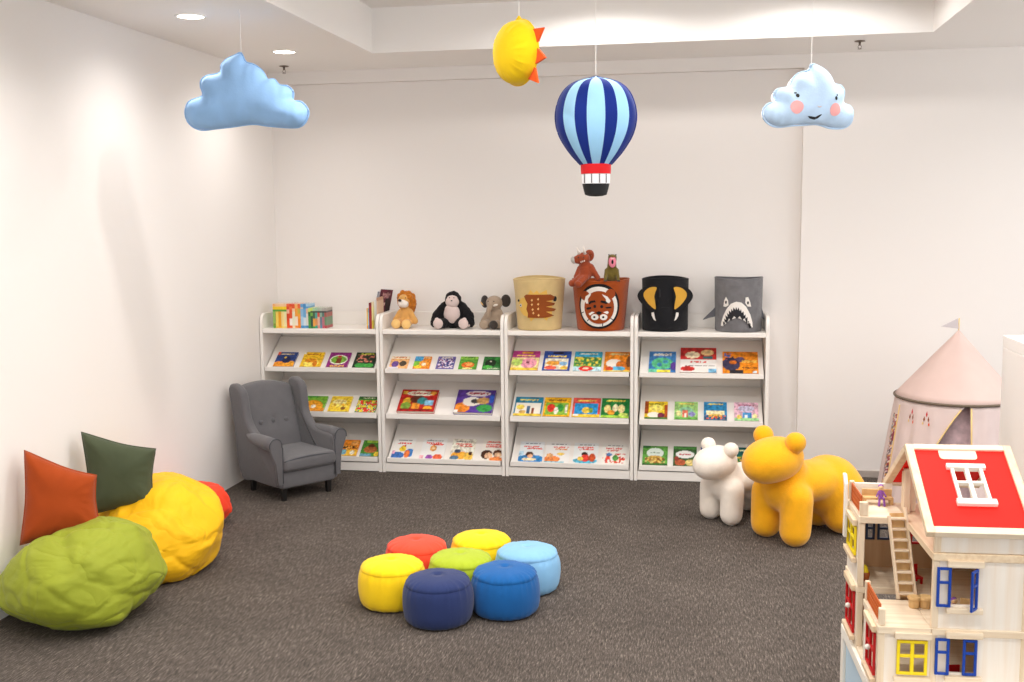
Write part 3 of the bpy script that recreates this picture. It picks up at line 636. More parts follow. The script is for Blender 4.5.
pouf(-1.462, 4.828, 'yellow', 'yellow round pouf at the front left of the flower, beside the navy one', 6)
pouf(-1.155, 4.975, 'lime', 'lime green round pouf in the centre of the flower', 7)

# ------------------------------------------------------------------ bean bags and cushions
fabric('bag_lime', '#929a2c', bump=.12, bscale=260, var=.05, sheen=.05, rough=.6, vscale=5)
fabric('bag_yellow', '#eeb614', bump=.12, bscale=260, var=.05, sheen=.05, rough=.6, vscale=5)
fabric('bag_red', '#f04428', bump=.12, bscale=260, var=.05, sheen=.05, rough=.6, vscale=5)
fabric('cushion_rust', '#a0400f', bump=.3, bscale=350, var=.06, sheen=.1)
fabric('cushion_olive', '#474e38', bump=.3, bscale=350, var=.06, sheen=.1)
for k_b in ('bag_lime', 'bag_yellow', 'bag_red'):
    nt_ = M[k_b].node_tree; b_ = nt_.nodes['Principled BSDF']; old = b_.inputs['Normal'].links[0].from_node
    tc2 = nt_.nodes.new('ShaderNodeTexCoord'); nz_ = nt_.nodes.new('ShaderNodeTexNoise'); nz_.inputs['Scale'].default_value = 4.2; nz_.inputs['Detail'].default_value = 2.5; nz_.inputs['Distortion'].default_value = .8
    ab = nt_.nodes.new('ShaderNodeMath'); ab.operation = 'ABSOLUTE'; sb = nt_.nodes.new('ShaderNodeMath'); sb.operation = 'SUBTRACT'; sb.inputs[1].default_value = .5; mn_ = nt_.nodes.new('ShaderNodeMath'); mn_.operation = 'SMOOTH_MIN'; mn_.inputs[1].default_value = .10; mn_.inputs[2].default_value = .05
    bp2 = nt_.nodes.new('ShaderNodeBump'); bp2.inputs['Strength'].default_value = .55; bp2.inputs['Distance'].default_value = .09
    nt_.links.new(tc2.outputs['Object'], nz_.inputs['Vector']); nt_.links.new(nz_.outputs['Fac'], sb.inputs[0]); nt_.links.new(sb.outputs[0], ab.inputs[0]); nt_.links.new(ab.outputs[0], mn_.inputs[0]); nt_.links.new(mn_.outputs[0], bp2.inputs['Height'])
    nt_.links.new(old.outputs['Normal'], bp2.inputs['Normal']); nt_.links.new(bp2.outputs['Normal'], b_.inputs['Normal'])
def facets(seed, n=70):
    rnd = random.Random(seed); L = []
    for i in range(n):
        z = 1-2*(i+.5)/n; a = i*2.39996+rnd.uniform(-.5, .5); z = max(-.98, min(.98, z+rnd.uniform(-.08, .08))); q = math.sqrt(1-z*z)
        L.append((Vector((q*math.cos(a), q*math.sin(a), z)), 1+rnd.uniform(-.035, .035)))
    return L
def bagmesh(rx, ry, h, seed, skew=(0, 0), wid=.42, crease=.012, sag=None, nt=90, nphi=150, bulge=.8):
    bm = new_bm(); rings = []; FC = facets(int(seed*10))
    for j in range(nt+1):
        th = PI*j/nt; ring = []
        for k in range(nphi if 0 < j < nt else 1):
            ph = 2*PI*k/nphi
            st, ct = math.sin(th), math.cos(th)
            s = st**bulge if st > 0 else 0
            zz = h*wid + (ct*h*(1-wid) if ct > 0 else ct*h*wid*1.12)
            p = Vector((rx*s*math.cos(ph), ry*s*math.sin(ph), zz))
            d = Vector((st*math.cos(ph), st*math.sin(ph), ct))
            q = d*1.0
            sv = Vector((seed, seed*.7, -seed))
            n1 = noise.noise(q*1.25 + sv)
            wq = q + .35*noise.noise_vector(q*1.4 + sv)
            dd, _ = noise.voronoi(Vector((wq.x*1.5, wq.y*1.5, wq.z*1.1)) + sv)
            e1 = min(dd[1]-dd[0], .16)/.16
            wq2 = q + .3*noise.noise_vector(q*2.6 + sv)
            d2, _ = noise.voronoi(Vector((wq2.x*3.2, wq2.y*3.2, wq2.z*2.0)) - sv)
            e2 = min(d2[1]-d2[0], .13)/.13
            n3 = noise.noise(Vector((q.x*2+seed, q.y*2, q.z*9)) + .8*noise.noise_vector(q*3.1))
            disp = .030*n1 + crease*.75*(e1-1) + crease*.18*(e2-1)
            dw = (d + .10*noise.noise_vector(q*2.2+sv)).normalized()
            rr_ = sum(math.exp(-60*h_/max(.25, dw.dot(n_))) for n_, h_ in FC if dw.dot(n_) > .5)
            disp += (-math.log(max(1e-30, rr_))/60 - 1.0)*.27*min(1, rx/.33) + .004*abs(n3)
            p += d*disp
            p.x += skew[0]*p.z; p.y += skew[1]*p.z
            if sag: p.z -= sag(p)
            if p.z < .0: p.z = .0 + .002*abs(n3)
            ring.append(bm.verts.new(p))
        rings.append(ring)
    for A, Bq in zip(rings, rings[1:]):
        for k in range(nphi):
            k2 = (k+1) % nphi
            if len(A) == 1: bm.faces.new((A[0], Bq[k], Bq[k2]))
            elif len(Bq) == 1: bm.faces.new((A[k], Bq[0], A[k2]))
            else: bm.faces.new((A[k], Bq[k], Bq[k2], A[k2]))
    return bm
def gauss(p, x, y, r, a): return a*math.exp(-((p.x-x)**2+(p.y-y)**2)/(r*r))
def foldcut(p, x0, y0, x1, y1, w, a):
    dx, dy = x1-x0, y1-y0; L2 = dx*dx+dy*dy
    t = max(0, min(1, ((p.x-x0)*dx+(p.y-y0)*dy)/L2)); qx, qy = p.x-x0-t*dx, p.y-y0-t*dy
    return a*math.exp(-(qx*qx+qy*qy)/(w*w))*(1-.5*t)
def seam(bm_src_pts, r): pass
ob = mk('bean_bag', bagmesh(.338, .36, .455, 3.3, (0, .06), sag=lambda p: (foldcut(p, -.06, -.05, .10, -.26, .035, .035) + foldcut(p, .0, -.02, .24, .05, .03, .02) + gauss(p, -.12, .02, .16, .04)) * (1 if p.z > .16 else 0)), M['bag_lime'], None, True, (-2.852, 4.43, 0))
tag(ob, 'crumpled lime green bean bag on the carpet by the left wall, nearest the viewer', 'bean bag', 'bean bags along the left wall')
ob = mk('bean_bag', bagmesh(.318, .38, .49, 8.1, (-.16, .24), sag=lambda p: (foldcut(p, -.12, -.12, .2, -.1, .03, .03) + gauss(p, -.16, -.20, .19, .11)) * (1 if p.z > .2 else 0)), M['bag_yellow'], None, True, (-2.81, 5.09, 0))
tag(ob, 'slumped golden yellow bean bag between the lime green bag and the red bag', 'bean bag', 'bean bags along the left wall')
ob = mk('bean_bag', bagmesh(.185, .20, .275, 5.7, (-.05, 0), crease=.006, nt=60, nphi=100), M['bag_red'], None, True, (-3.005, 5.93, 0))
tag(ob, 'small red bean bag behind the yellow one, beside the armchair', 'bean bag', 'bean bags along the left wall')

def cushion(label, corners, thick, m, loc, rz, tilt, seed):
    out = []
    n = len(corners)
    for i in range(n):
        a = Vector(corners[i]); b_ = Vector(corners[(i+1) % n]); ctr = sum((Vector(c) for c in corners), Vector((0, 0)))/n
        for s in range(14):
            t = s/14; p = a.lerp(b_, t); inn = (ctr-p).normalized()*(.015*math.sin(PI*t)**.7)
            out.append(tuple(p+inn))
    cx = sum(c[0] for c in corners)/n; cz = sum(c[1] for c in corners)/n
    bm = pillow(new_bm(), out, (cx, cz), thick, 14, wr=.010, seed=seed, p=2.6, q=.5)
    o = thing('cushion', label, 'cushion', loc, 0, 'square cushions on the bean bags'); o.rotation_euler = (math.radians(tilt), 0, math.radians(rz))
    c = mk('cover', bm, m, o, True)
    s = mk('piping', tube(new_bm(), [(x, 0, z) for x, z in out], .0035, 6, True), m, c, True)
    return o
cushion('rust orange square cushion propped on the lime green bean bag', [(-.185, 0), (.175, .04), (.165, .30), (-.15, .445)], .07, M['cushion_rust'], (-2.995, 4.51, .338), 28, -10, 2)
cushion('dark olive square cushion leaning on the wall above the yellow bean bag', [(-.16, 0), (.165, .035), (.185, .325), (-.18, .435)], .065, M['cushion_olive'], (-2.975, 5.0, .338), 24, -9, 9)

# ------------------------------------------------------------------ wing armchair (child's size)
fabric('chair_grey', '#636163', bump=.2, bscale=420, var=.05, sheen=.25, vscale=16)
fabric('chair_piping', '#4a4b50', bump=.1, var=.03)
M['leg_black'] = mat('black_stained_wood', '#1c1a19', .4)
ch = thing('armchair', 'small grey wingback armchair with buttoned back in the corner before the left bookcase', 'armchair', (-2.785, 6.82, 0), math.radians(53)); ch.scale = (1.02, 1.02, 1.02)
g = M['chair_grey']
bm = new_bm(); bx(bm, -.205, .205, -.255, .22, .085, .20, bev=.016, seg=3); mk('seat_frame', bm, g, ch, True)
bm = new_bm()
r = bx(bm, -.203, .203, -.285, .17, .198, .285, bev=.03, seg=5)
for v in bm.verts:
    v.co.z += .014*(1-(v.co.x/.21)**2)*(1 if v.co.z > .24 else 0)
sc = mk('seat_cushion', bm, g, ch, True)
def rrect(x0, x1, z0, z1, rr, y, n=6):
    pts = []
    for cx, cz, a in ((x1-rr, z1-rr, 0), (x0+rr, z1-rr, PI/2), (x0+rr, z0+rr, PI), (x1-rr, z0+rr, 1.5*PI)):
        for i in range(n+1): t = a + PI/2*i/n; pts.append((cx+rr*math.cos(t), y, cz+rr*math.sin(t)))
    return pts
tb = tube(new_bm(), [(-.196, -.278, .270), (-.1, -.279, .280), (0, -.279, .284), (.1, -.279, .280), (.196, -.278, .270)], .004, 6)
mk('piping', tb, M['chair_piping'], sc, True)
# back: reclined slab, slightly crowned top edge
bm = new_bm()
N = 14; K = 16; grid = {}
for sgn in (0, 1):
    for j in range(K+1):
        for i in range(N+1):
            u = i/N*2-1; t = j/K
            z = .20 + t*(.515 - .035*u*u)
            y = .115 + .16*t + .05*u*u*(-1 if sgn == 0 else 0)*.5
            puff = .030*(1-u**4)*math.sin(PI*min(1, t*1.02))**.4 if sgn == 0 else 0
            btn = 0
            if sgn == 0:
                for bxp in (-.5, 0, .5): btn += .022*math.exp(-(((u-bxp)/.10)**2+((t-.50)/.05)**2))
            yy = y - puff + btn + (.085 if sgn else 0)
            edge = max(abs(u), t*1.0)
            grid[sgn, i, j] = bm.verts.new((u*.195, yy, z))
for sgn in (0, 1):
    for j in range(K):
        for i in range(N):
            q = [grid[sgn, i, j], grid[sgn, i+1, j], grid[sgn, i+1, j+1], grid[sgn, i, j+1]]
            bm.faces.new(q if sgn == 0 else q[::-1])
rim = [(i, 0) for i in range(N+1)] + [(N, j) for j in range(1, K+1)] + [(i, K) for i in range(N-1, -1, -1)] + [(0, j) for j in range(K-1, 0, -1)]
for a, b_ in zip(rim, rim[1:]+rim[:1]):
    bm.faces.new((grid[0, a[0], a[1]], grid[1, a[0], a[1]], grid[1, b_[0], b_[1]], grid[0, b_[0], b_[1]]))
bk = mk('backrest', bm, g, ch, True); bv = bk.modifiers.new('b', 'BEVEL'); bv.width = .022; bv.segments = 4; bv.limit_method = 'ANGLE'; bv.angle_limit = math.radians(50)
for bxp in (-.5, 0, .5):
    t = .50; z = .20+t*(.515-.035*bxp*bxp); y = .115+.16*t-.025*bxp*bxp - .030*.97 + .012
    bm = new_bm(); ell(bm, (bxp*.195, y, z), (.017, .010, .017)); mk('button', bm, g, bk, True)
# side shells: wing + outer arm in one upholstered profile
side = smooth_poly([(.235, .095), (.265, .40), (.31, .65), (.30, .71), (.26, .728), (.20, .716), (.15, .685), (.13, .63), (.118, .56), (.10, .50), (.05, .445), (-.02, .408), (-.12, .395), (-.215, .39), (-.25, .36), (-.252, .25), (-.25, .12), (-.235, .095), (-.1, .09), (.1, .09)], 3)
for s in (-1, 1):
    bm = new_bm(); a0, a1 = (s*.188, s*.250); prism(bm, side, 'x', min(a0, a1), max(a0, a1), bev=.022, seg=4)
    for v in bm.verts:                                   # flare outward toward the front and the top of the wing
        k = max(0, (v.co.z-.40)/.38)
        v.co.x += s*(.012*k - .02*max(0, (.22-v.co.z)/.12))
    w_ = mk('wing_side', bm, g, ch, True)
    bm = new_bm()
    arm = [(s*.238, .10, .402), (s*.240, .02, .393), (s*.243, -.08, .388), (s*.246, -.18, .384), (s*.247, -.262, .380)]
    tube(bm, arm, [.012, .032, .042, .045, .045], 20)
    mk('arm_roll', bm, g, w_, True)
    bm = new_bm(); cx = s*.247
    scroll = [(cx+.045*math.cos(a), .380+.045*math.sin(a)) for a in [PI*(-.1)+PI*1.2*i/14 if s > 0 else PI*(1.1)-PI*1.2*i/14 for i in range(15)]]
    low = [(s*.196, .36), (s*.198, .25), (s*.20, .12), (s*.238, .12), (s*.248, .25), (s*.285, .35)]
    prism(bm, scroll + low, 'y', -.268, -.248, bev=.004, seg=2); fp = mk('arm_front', bm, g, w_, True)
    mk('piping', tube(new_bm(), [(p[0], -.268, p[1]) for p in scroll] + [(s*.197, -.268, .36), (s*.199, -.268, .25), (s*.201, -.268, .13)], .0035, 6), M['chair_piping'], w_, True)
for x, y in ((-.17, -.215), (.17, -.215), (-.17, .175), (.17, .175)):
    bm = new_bm(); box(bm, (x, y, .045), (.036, .036, .09))
    for v in bm.verts:
        if v.co.z < .02: v.co.x = x + (v.co.x-x)*.7; v.co.y = y + (v.co.y-y)*.7
    mk('leg', bm, M['leg_black'], ch)

# ------------------------------------------------------------------ plush animal seats
fabric('seat_yellow', '#f2ab0c', bump=.35, bscale=150, var=.05, sheen=.3, vscale=20)
fabric('seat_white', '#f0e5d8', bump=.35, bscale=150, var=.04, sheen=.3, vscale=20)
def animal_seat(label, m, loc, rz, S, head_dz=0):
    o = thing('animal_seat', label, 'animal stool', loc, rz, 'stuffed animal stools'); o.scale = (S, S, S)
    bm = new_bm()
    for s in (-1, 1):
        caps(bm, (s*.114, -.215, .082), (s*.114, -.205, .27), .091, .096)
        caps(bm, (s*.094, .20, .118), (s*.082, .21, .25), .12, .14)
    ell(bm, (0, -.185, .29), (.17, .12, .125))
    ell(bm, (0, .185, .272), (.20, .185, .182), u=28, v=18)
    ell(bm, (0, .03, .325), (.165, .30, .118), u=28, v=16)
    caps(bm, (0, -.15, .34), (0, -.19, .45), .125, .11)
    blob('body', bm, m, o, .012, 16, nz=.002, nsc=14)
    bm = new_bm()
    ell(bm, (0, -.285, .490), (.158, .195, .128), RX(math.radians(7)), u=36, v=24)
    ell(bm, (0, -.33, .470), (.138, .150, .112), RX(math.radians(5)), u=32, v=20)
    h = blob('head', bm, m, o, .011, 16, nz=.0015, nsc=14)
    for s in (-1, 1):
        bm = new_bm(); caps(bm, (s*.092, -.235, .545), (s*.122, -.235, .600), .046, .05); ell(bm, (s*.125, -.237, .604), .060)
        blob('ear', bm, m, h, .008, 6)
    return o
animal_seat('big golden yellow stuffed animal stool with round ears, standing on the carpet', M['seat_yellow'], (.612, 6.265, 0), math.radians(-48), .985)
animal_seat('smaller cream white stuffed animal stool beside the big yellow one', M['seat_white'], (.245, 6.585, 0), math.radians(-46), .765)

# ------------------------------------------------------------------ felt storage baskets on the shelf tops
fabric('felt_cream', '#d9bd85', bump=.4, bscale=320, var=.05, sheen=.2, vscale=20)
fabric('felt_rust', '#a84a12', bump=.4, bscale=320, var=.07, sheen=.2, vscale=14)
fabric('felt_black', '#1c1c1f', bump=.4, bscale=320, var=.1, sheen=.08, vscale=20)
fabric('felt_grey', '#757375', bump=.4, bscale=320, var=.12, sheen=.2, vscale=24)
for k, c in dict(brown='#93491a', tan='#e6b95a', deep='#191719', white='#efe9e2', ochre='#dba63e', slate='#5d5d62', rust2='#9c4415', char='#2c2c30', amber='#eec27a').items(): fabric('ap_'+k, c, bump=.3, bscale=320, var=.05, sheen=.2)
class Basket:
    def __init__(self, label, x, y, rt, rb, h, m, lean=0, dome=0):
        self.rt, self.rb, self.h = rt, rb, h
        o = self.o = thing('storage_basket', label, 'basket', (x, y, ZTOP+.0008), math.atan2(-x, y), 'felt storage baskets with animal faces')
        def fn(ph, i, r, z):
            k = z/h
            return r + .004*noise.noise(Vector((math.cos(ph)*1.7+x*5, math.sin(ph)*1.7, z*5)))*(.3+k), z + (.006*math.sin(2*ph+x*7) + dome*max(0, math.sin(ph)))*max(0, k)**6
        pr = [(0, 0), (rb*.9, 0), (rb-.004, .002), (rb, .008)]
        for i in range(1, 15): t = i/14; pr.append((rb+(rt-rb)*t, .008+(h-.008)*t))
        pr += [(rt-.002, h+.002), (rt-.006, h)]
        for i in range(1, 9): t = i/8; pr.append((rt-.007+(rb-rt)*t, h-(h-.012)*t))
        pr.append((0, .012))
        bm = new_bm(); lathe(bm, pr, 72, fn); self.body = mk('body', bm, m, o, True)
        pts = []
        for i in range(72):
            ph = 2*PI*i/72; rr, zz = fn(ph, 0, rt-.003, h); pts.append((rr*math.cos(ph), rr*math.sin(ph), zz))
        mk('rim_binding', tube(new_bm(), pts, .005, 8, True), m, self.body, True)
    def P(self, s, z, off):
        R = self.rb+(self.rt-self.rb)*z/self.h; a = s/R
        return Vector(((R+off)*math.sin(a), -(R+off)*math.cos(a), z))
    def ap(self, name, poly, m, off=.002, th=.003, parent=None, sub=.012):
        """felt applique cut to poly (arc length s, height z) and laid on the wall of the basket"""
        bm = new_bm(); vs = [bm.verts.new((p[0], p[1], 0)) for p in poly]
        bm.faces.new(vs); bmesh.ops.triangulate(bm, faces=bm.faces[:])
        x0 = min(p[0] for p in poly); x1 = max(p[0] for p in poly); x = x0+sub
        while x < x1:
            bmesh.ops.bisect_plane(bm, geom=bm.verts[:]+bm.edges[:]+bm.faces[:], plane_co=(x, 0, 0), plane_no=(1, 0, 0)); x += sub
        r = bmesh.ops.extrude_face_region(bm, geom=bm.faces[:]); up = [v for v in r['geom'] if isinstance(v, bmesh.types.BMVert)]
        ups = set(up)
        for v in bm.verts: v.co = self.P(v.co.x, v.co.y, off+(th if v in ups else 0))
        return mk(name, bm, m, parent or self.o)
def zz(pts, cx, by, sc): return [((x-cx)/sc, (by-y)/sc) for x, y in pts]

b = Basket('cream felt basket with a brown hedgehog on it, left of the tiger basket', -1.15, YS+.168, .186, .158, .362, M['felt_cream'], dome=.003)
q = lambda pts: zz(pts, 228, 512, 790)
hd = b.ap('hedgehog_head', q(smooth_poly([(98, 352), (112, 335), (140, 325), (165, 335), (170, 380), (165, 425), (140, 428), (112, 405), (100, 380)], 3)), M['ap_tan'])
b.ap('eye_white', q(circ(113, 371, 9)), M['ap_white'], .0052, .001, hd); b.ap('pupil', q(circ(113, 371, 4.5, n=14)), M['ap_deep'], .0064, .001, hd)
b.ap('nose', q(circ(97, 345, 6, 7)), M['ap_deep'], .0052, .003, hd)
sp = b.ap('spikes_fringe', q([(140, 318), (165, 305), (178, 282), (196, 300), (215, 284), (228, 302), (268, 282), (272, 306), (300, 318), (300, 436), (276, 440), (268, 456), (250, 440), (200, 440), (180, 460), (172, 442), (156, 440), (150, 380)]), M['ap_tan'], .002, .002)
br = b.ap('spiky_back', q([(140, 318), (155, 308), (290, 308), (316, 322), (306, 340), (262, 345), (318, 358), (310, 370), (262, 376), (326, 391), (312, 403), (262, 404), (312, 428), (262, 438), (162, 438), (164, 415), (154, 390), (162, 360), (150, 340)]), M['ap_brown'], .0045, .003)
for (x, y) in ((188, 340), (222, 334), (188, 364), (222, 362), (192, 392), (222, 388), (196, 412), (224, 424)):
    b.ap('stitched_mark', q([(x-7, y), (x, y-8), (x+5, y), (x-1, y+7)]), M['ap_amber'], .0078, .001, br)
b.ap('round_patch', q(circ(318, 334, 12, 15)), M['ap_deep'], .002, .005)

b = Basket('rust brown felt basket with a tiger face inside a black and white ring', -.709, YS+.168, .204, .166, .354, M['felt_rust'])
q = lambda pts: zz(pts, 577, 512, 796)
rg = b.ap('black_ring', q(circ(566, 370, 122, 126, 44)), M['ap_deep'])
b.ap('white_ring', q(circ(565, 372, 108, 112, 40)), M['ap_white'], .0052, .002, rg)
fc = b.ap('tiger_face', q(circ(568, 376, 82, 92, 36)), M['ap_rust2'], .0075, .003)
for x, y in ((490, 312), (630, 300)): b.ap('ear', q(circ(x, y, 27, 27, 20)), M['ap_rust2'], .0075, .003, fc)
for pts in ([(498, 355), (488, 340), (495, 315), (520, 298), (526, 304), (508, 330), (510, 355)], [(584, 302), (612, 315), (630, 340), (622, 352), (605, 350), (604, 330), (590, 312)]): b.ap('white_cheek', q(pts), M['ap_white'], .0108, .001, fc)
for pts in ([(512, 352), (522, 340), (546, 336), (552, 346), (530, 350), (516, 360)], [(574, 346), (580, 336), (602, 340), (614, 350), (606, 357), (590, 352)], [(498, 384), (506, 376), (528, 374), (526, 384), (506, 390)], [(600, 374), (630, 372), (636, 380), (608, 382)], circ(546, 370, 8, 9, 14), circ(582, 371, 8, 9, 14), [(552, 404), (568, 396), (584, 404), (574, 416), (562, 416)]): b.ap('stripe', q(pts), M['ap_deep'], .0108, .0015, fc)
for x in (546, 592):
    e_ = b.ap('muzzle_patch', q(circ(x, 430, 20, 17, 20)), M['ap_white'], .0108, .002, fc); b.ap('whisker_dot', q(circ(x-2, 430, 6, 6, 12)), M['ap_deep'], .0130, .001, fc)
for pts in ([(512, 412), (530, 400), (546, 402), (532, 412), (520, 422)], [(590, 402), (612, 396), (620, 404), (612, 414), (600, 408)]): b.ap('cheek_patch', q(pts), M['ap_white'], .0108, .001, fc)
for pts in ([(462, 408), (480, 402), (480, 406), (463, 413)], [(500, 452), (514, 438), (517, 441), (503, 456)], [(584, 480), (588, 456), (592, 456), (589, 480)], [(630, 436), (648, 446), (646, 450), (628, 440)]): b.ap('stitch_line', q(pts), M['ap_deep'], .0075, .001, rg)

b = Basket('black felt basket with elephant ears and white tusks', -.255, YS+.168, .163, .159, .364, M['felt_black'])
q = lambda pts: zz(pts, 200, 374, 801)
for s in (-1, 1):
    bm = new_bm(); ear = smooth_poly([(-.062, .318), (-.10, .318), (-.155, .300), (-.188, .262), (-.186, .225), (-.150, .180), (-.105, .150), (-.070, .140), (-.060, .20), (-.055, .26)], 4)
    def eb(x, z, d): return Vector((s*-x if s > 0 else x, -.158 + .55*max(0, (-x)-.06) - d, z))
    vs = [bm.verts.new((p[0], p[1], 0)) for p in ear]; bm.faces.new(vs); bmesh.ops.triangulate(bm, faces=bm.faces[:])
    r = bmesh.ops.extrude_face_region(bm, geom=bm.faces[:]); ups = set(v for v in r['geom'] if isinstance(v, bmesh.types.BMVert))
    for v in bm.verts: v.co = eb(v.co.x, v.co.y, .007 if v in ups else 0)
    ea = mk('ear', bm, M['felt_black'], b.o)
    bm = new_bm(); inn = smooth_poly([(-.058, .308), (-.085, .312), (-.118, .300), (-.145, .272), (-.146, .24), (-.120, .20), (-.085, .168), (-.064, .160), (-.068, .21), (-.074, .245), (-.066, .28)], 3)
    vs = [bm.verts.new((p[0], p[1], 0)) for p in inn]; bm.faces.new(vs); bmesh.ops.triangulate(bm, faces=bm.faces[:])
    r = bmesh.ops.extrude_face_region(bm, geom=bm.faces[:]); ups = set(v for v in r['geom'] if isinstance(v, bmesh.types.BMVert))
    for v in bm.verts: v.co = eb(v.co.x, v.co.y, .010 if v in ups else .0072)
    mk('inner_ear', bm, M['ap_ochre'], ea)
    b.ap('tusk', q([(x*s+200 if s > 0 else 200-x, y) for x, y in ((62, 264), (76, 268), (74, 285), (62, 305), (50, 312), (56, 292))]), M['ap_white'], .0045, .003)
    b.ap('eye', q(circ(200+s*31-10, 200, 7, 8, 14)), M['ap_deep'], .004, .003)
b.ap('trunk', q(smooth_poly([(168, 240), (232, 240), (240, 270), (236, 310), (218, 338), (198, 340), (180, 320), (168, 290), (164, 262)], 3)), M['felt_black'], .002, .005)
for pts in ([(168, 180), (166, 150), (170, 132), (174, 150), (174, 180)], [(246, 180), (250, 150), (258, 130), (256, 156), (252, 180)]): b.ap('brow_fold', q(pts), M['ap_char'], .002, .003)

b = Basket('grey felt basket with a shark mouth and side fins', .251, YS+.168, .164, .160, .364, M['felt_grey'])
q = lambda pts: zz(pts, 610, 376, 812)
def arc(cx, y0, hw, top, n=16): return [(cx+hw*math.sin(PI/2*(i/n*2-1)), y0-(top)*math.cos(PI/2*(i/n*2-1))**.9) for i in range(n+1)]
outer = [(508, 340), (512, 320), (524, 285), (545, 245), (570, 215), (598, 203), (626, 208), (652, 232), (676, 275), (690, 320), (692, 348), (678, 346), (668, 330), (640, 306), (604, 292), (565, 305), (540, 328), (524, 344)]
jw = b.ap('white_jaw', q(outer), M['ap_white'], .002, .003)
teeth_up = []
up0 = [(518, 338), (532, 300), (550, 268), (572, 244), (598, 232), (624, 244), (648, 274), (668, 310), (684, 346)]
for i in range(len(up0)-1):
    (xa, ya), (xb, yb) = up0[i], up0[i+1]
    teeth_up += [(xa, ya), ((xa*.75+xb*.25)+(600-xa)*.10, (ya*.75+yb*.25)+15), ((xa+xb)/2-(600-xa)*.03, (ya+yb)/2-3), ((xa*.25+xb*.75)+(600-xa)*.10, (ya*.25+yb*.75)+15)]
teeth_up.append(up0[-1])
lo0 = [(676, 346), (655, 322), (632, 306), (604, 298), (572, 308), (548, 326), (530, 344)]
teeth_lo = []
for i in range(len(lo0)-1):
    (xa, ya), (xb, yb) = lo0[i], lo0[i+1]
    teeth_lo += [(xa, ya), ((xa+xb)/2, (ya+yb)/2-20)]
teeth_lo.append(lo0[-1])
b.ap('open_mouth', q(teeth_up+teeth_lo), M['ap_char'], .0052, .002, jw)
for pts, px_, py_ in (([(524, 232), (530, 198), (540, 178), (552, 198), (556, 224), (540, 234)], 541, 208), ([(648, 180), (662, 178), (674, 205), (680, 232), (660, 230), (646, 210)], 661, 210)):
    e_ = b.ap('eye_white', q(pts), M['ap_white'], .002, .003); b.ap('pupil', q(circ(px_, py_, 5, 9, 14)), M['ap_deep'], .0052, .001, e_)
for s in (-1, 1):
    bm = new_bm(); fin = smooth_poly([(.150, .165), (.185, .135), (.235, .085), (.238, .075), (.20, .088), (.150, .105)] if s < 0 else [(.148, .17), (.165, .14), (.176, .09), (.174, .08), (.162, .09), (.148, .115)], 3)
    prism(bm, [(s*x, z) for x, z in fin], 'y', -.035, -.024, bev=.002, seg=1); mk('fin', bm, M['ap_slate'], b.o)

# ------------------------------------------------------------------ plush toys
fabric('fur_black', '#171518', bump=.8, bscale=160, var=.2, sheen=.05, vscale=60)
fabric('fur_pink', '#d8c3bd', bump=.3, bscale=200, var=.04, sheen=.3)
fabric('fur_tan', '#dba35a', bump=.5, bscale=180, var=.08, sheen=.3, vscale=30)
fabric('fur_mane', '#c47420', bump=.9, bscale=140, var=.2, sheen=.15, vscale=50)
fabric('fur_cream', '#efe4da', bump=.3, bscale=200, var=.03, sheen=.3)
fabric('fur_taupe', '#a4907c', bump=.5, bscale=180, var=.08, sheen=.3, vscale=30)
fabric('fur_dark', '#3a322e', bump=.5, bscale=180, var=.1, sheen=.3)
fabric('fur_rust', '#9a4220', bump=.6, bscale=180, var=.12, sheen=.3, vscale=40)
fabric('fur_moss', '#6a5a22', bump=.6, bscale=180, var=.14, sheen=.3, vscale=40)
fabric('felt_mouth', '#e9879a', bump=.2, var=.03)
fabric('horn_grey', '#b8b4ae', bump=.2, var=.04)
def sub(name, parent, m, *prims):
    bm = new_bm()
    for p in prims: ell(bm, *p)
    return mk(name, bm, m, parent, True)
# lion
t = thing('plush_lion', 'plush lion with orange mane sitting beside the upright books', 'soft toy', (-2.148, YS+.185, ZTOP), math.radians(-6), 'soft toys on the shelf tops')
bm = new_bm(); ell(bm, (0, 0, .075), (.055, .048, .078)); caps(bm, (.035, -.01, .12), (.082, -.03, .05), .022, .024); caps(bm, (-.035, -.01, .12), (-.078, -.015, .05), .022, .024)
caps(bm, (.03, -.03, .035), (.038, -.085, .034), .028, .032); caps(bm, (-.03, -.03, .035), (-.038, -.085, .034), .028, .036); caps(bm, (0, 0, .13), (0, -.005, .18), .03, .045)
blob('body', bm, M['fur_tan'], t, .006, 5, nz=.002, nsc=40)
bm = new_bm(); ell(bm, (.004, .008, .196), (.074, .045, .074)); ell(bm, (-.035, -.012, .225), (.03, .03, .03)); ell(bm, (.035, -.012, .222), (.03, .03, .03)); ell(bm, (.02, .0, .25), (.03, .025, .022)); ell(bm, (-.018, -.005, .258), (.02, .018, .016)); caps(bm, (.055, .01, .17), (.05, .02, .12), .024, .014)
mn = blob('mane', bm, M['fur_mane'], t, .006, 3, nz=.009, nsc=55)
hd = sub('face', t, M['fur_tan'], ((-.004, -.028, .200), (.045, .03, .046)))
sub('muzzle', hd, M['fur_cream'], ((-.004, -.05, .180), (.036, .030, .030)), ((.012, -.05, .176), (.028, .026, .026)))
sub('nose', hd, M['fur_dark'], ((-.016, -.078, .205), (.014, .010, .010)))
for x in (-.035, .022): sub('eye', hd, M['fur_dark'], ((x, -.056, .222), .004))
for x, z in ((-.04, .034), (.04, .032)): sub('paw', t, M['ap_amber'], ((x, -.103, z), (.036, .024, .035)))
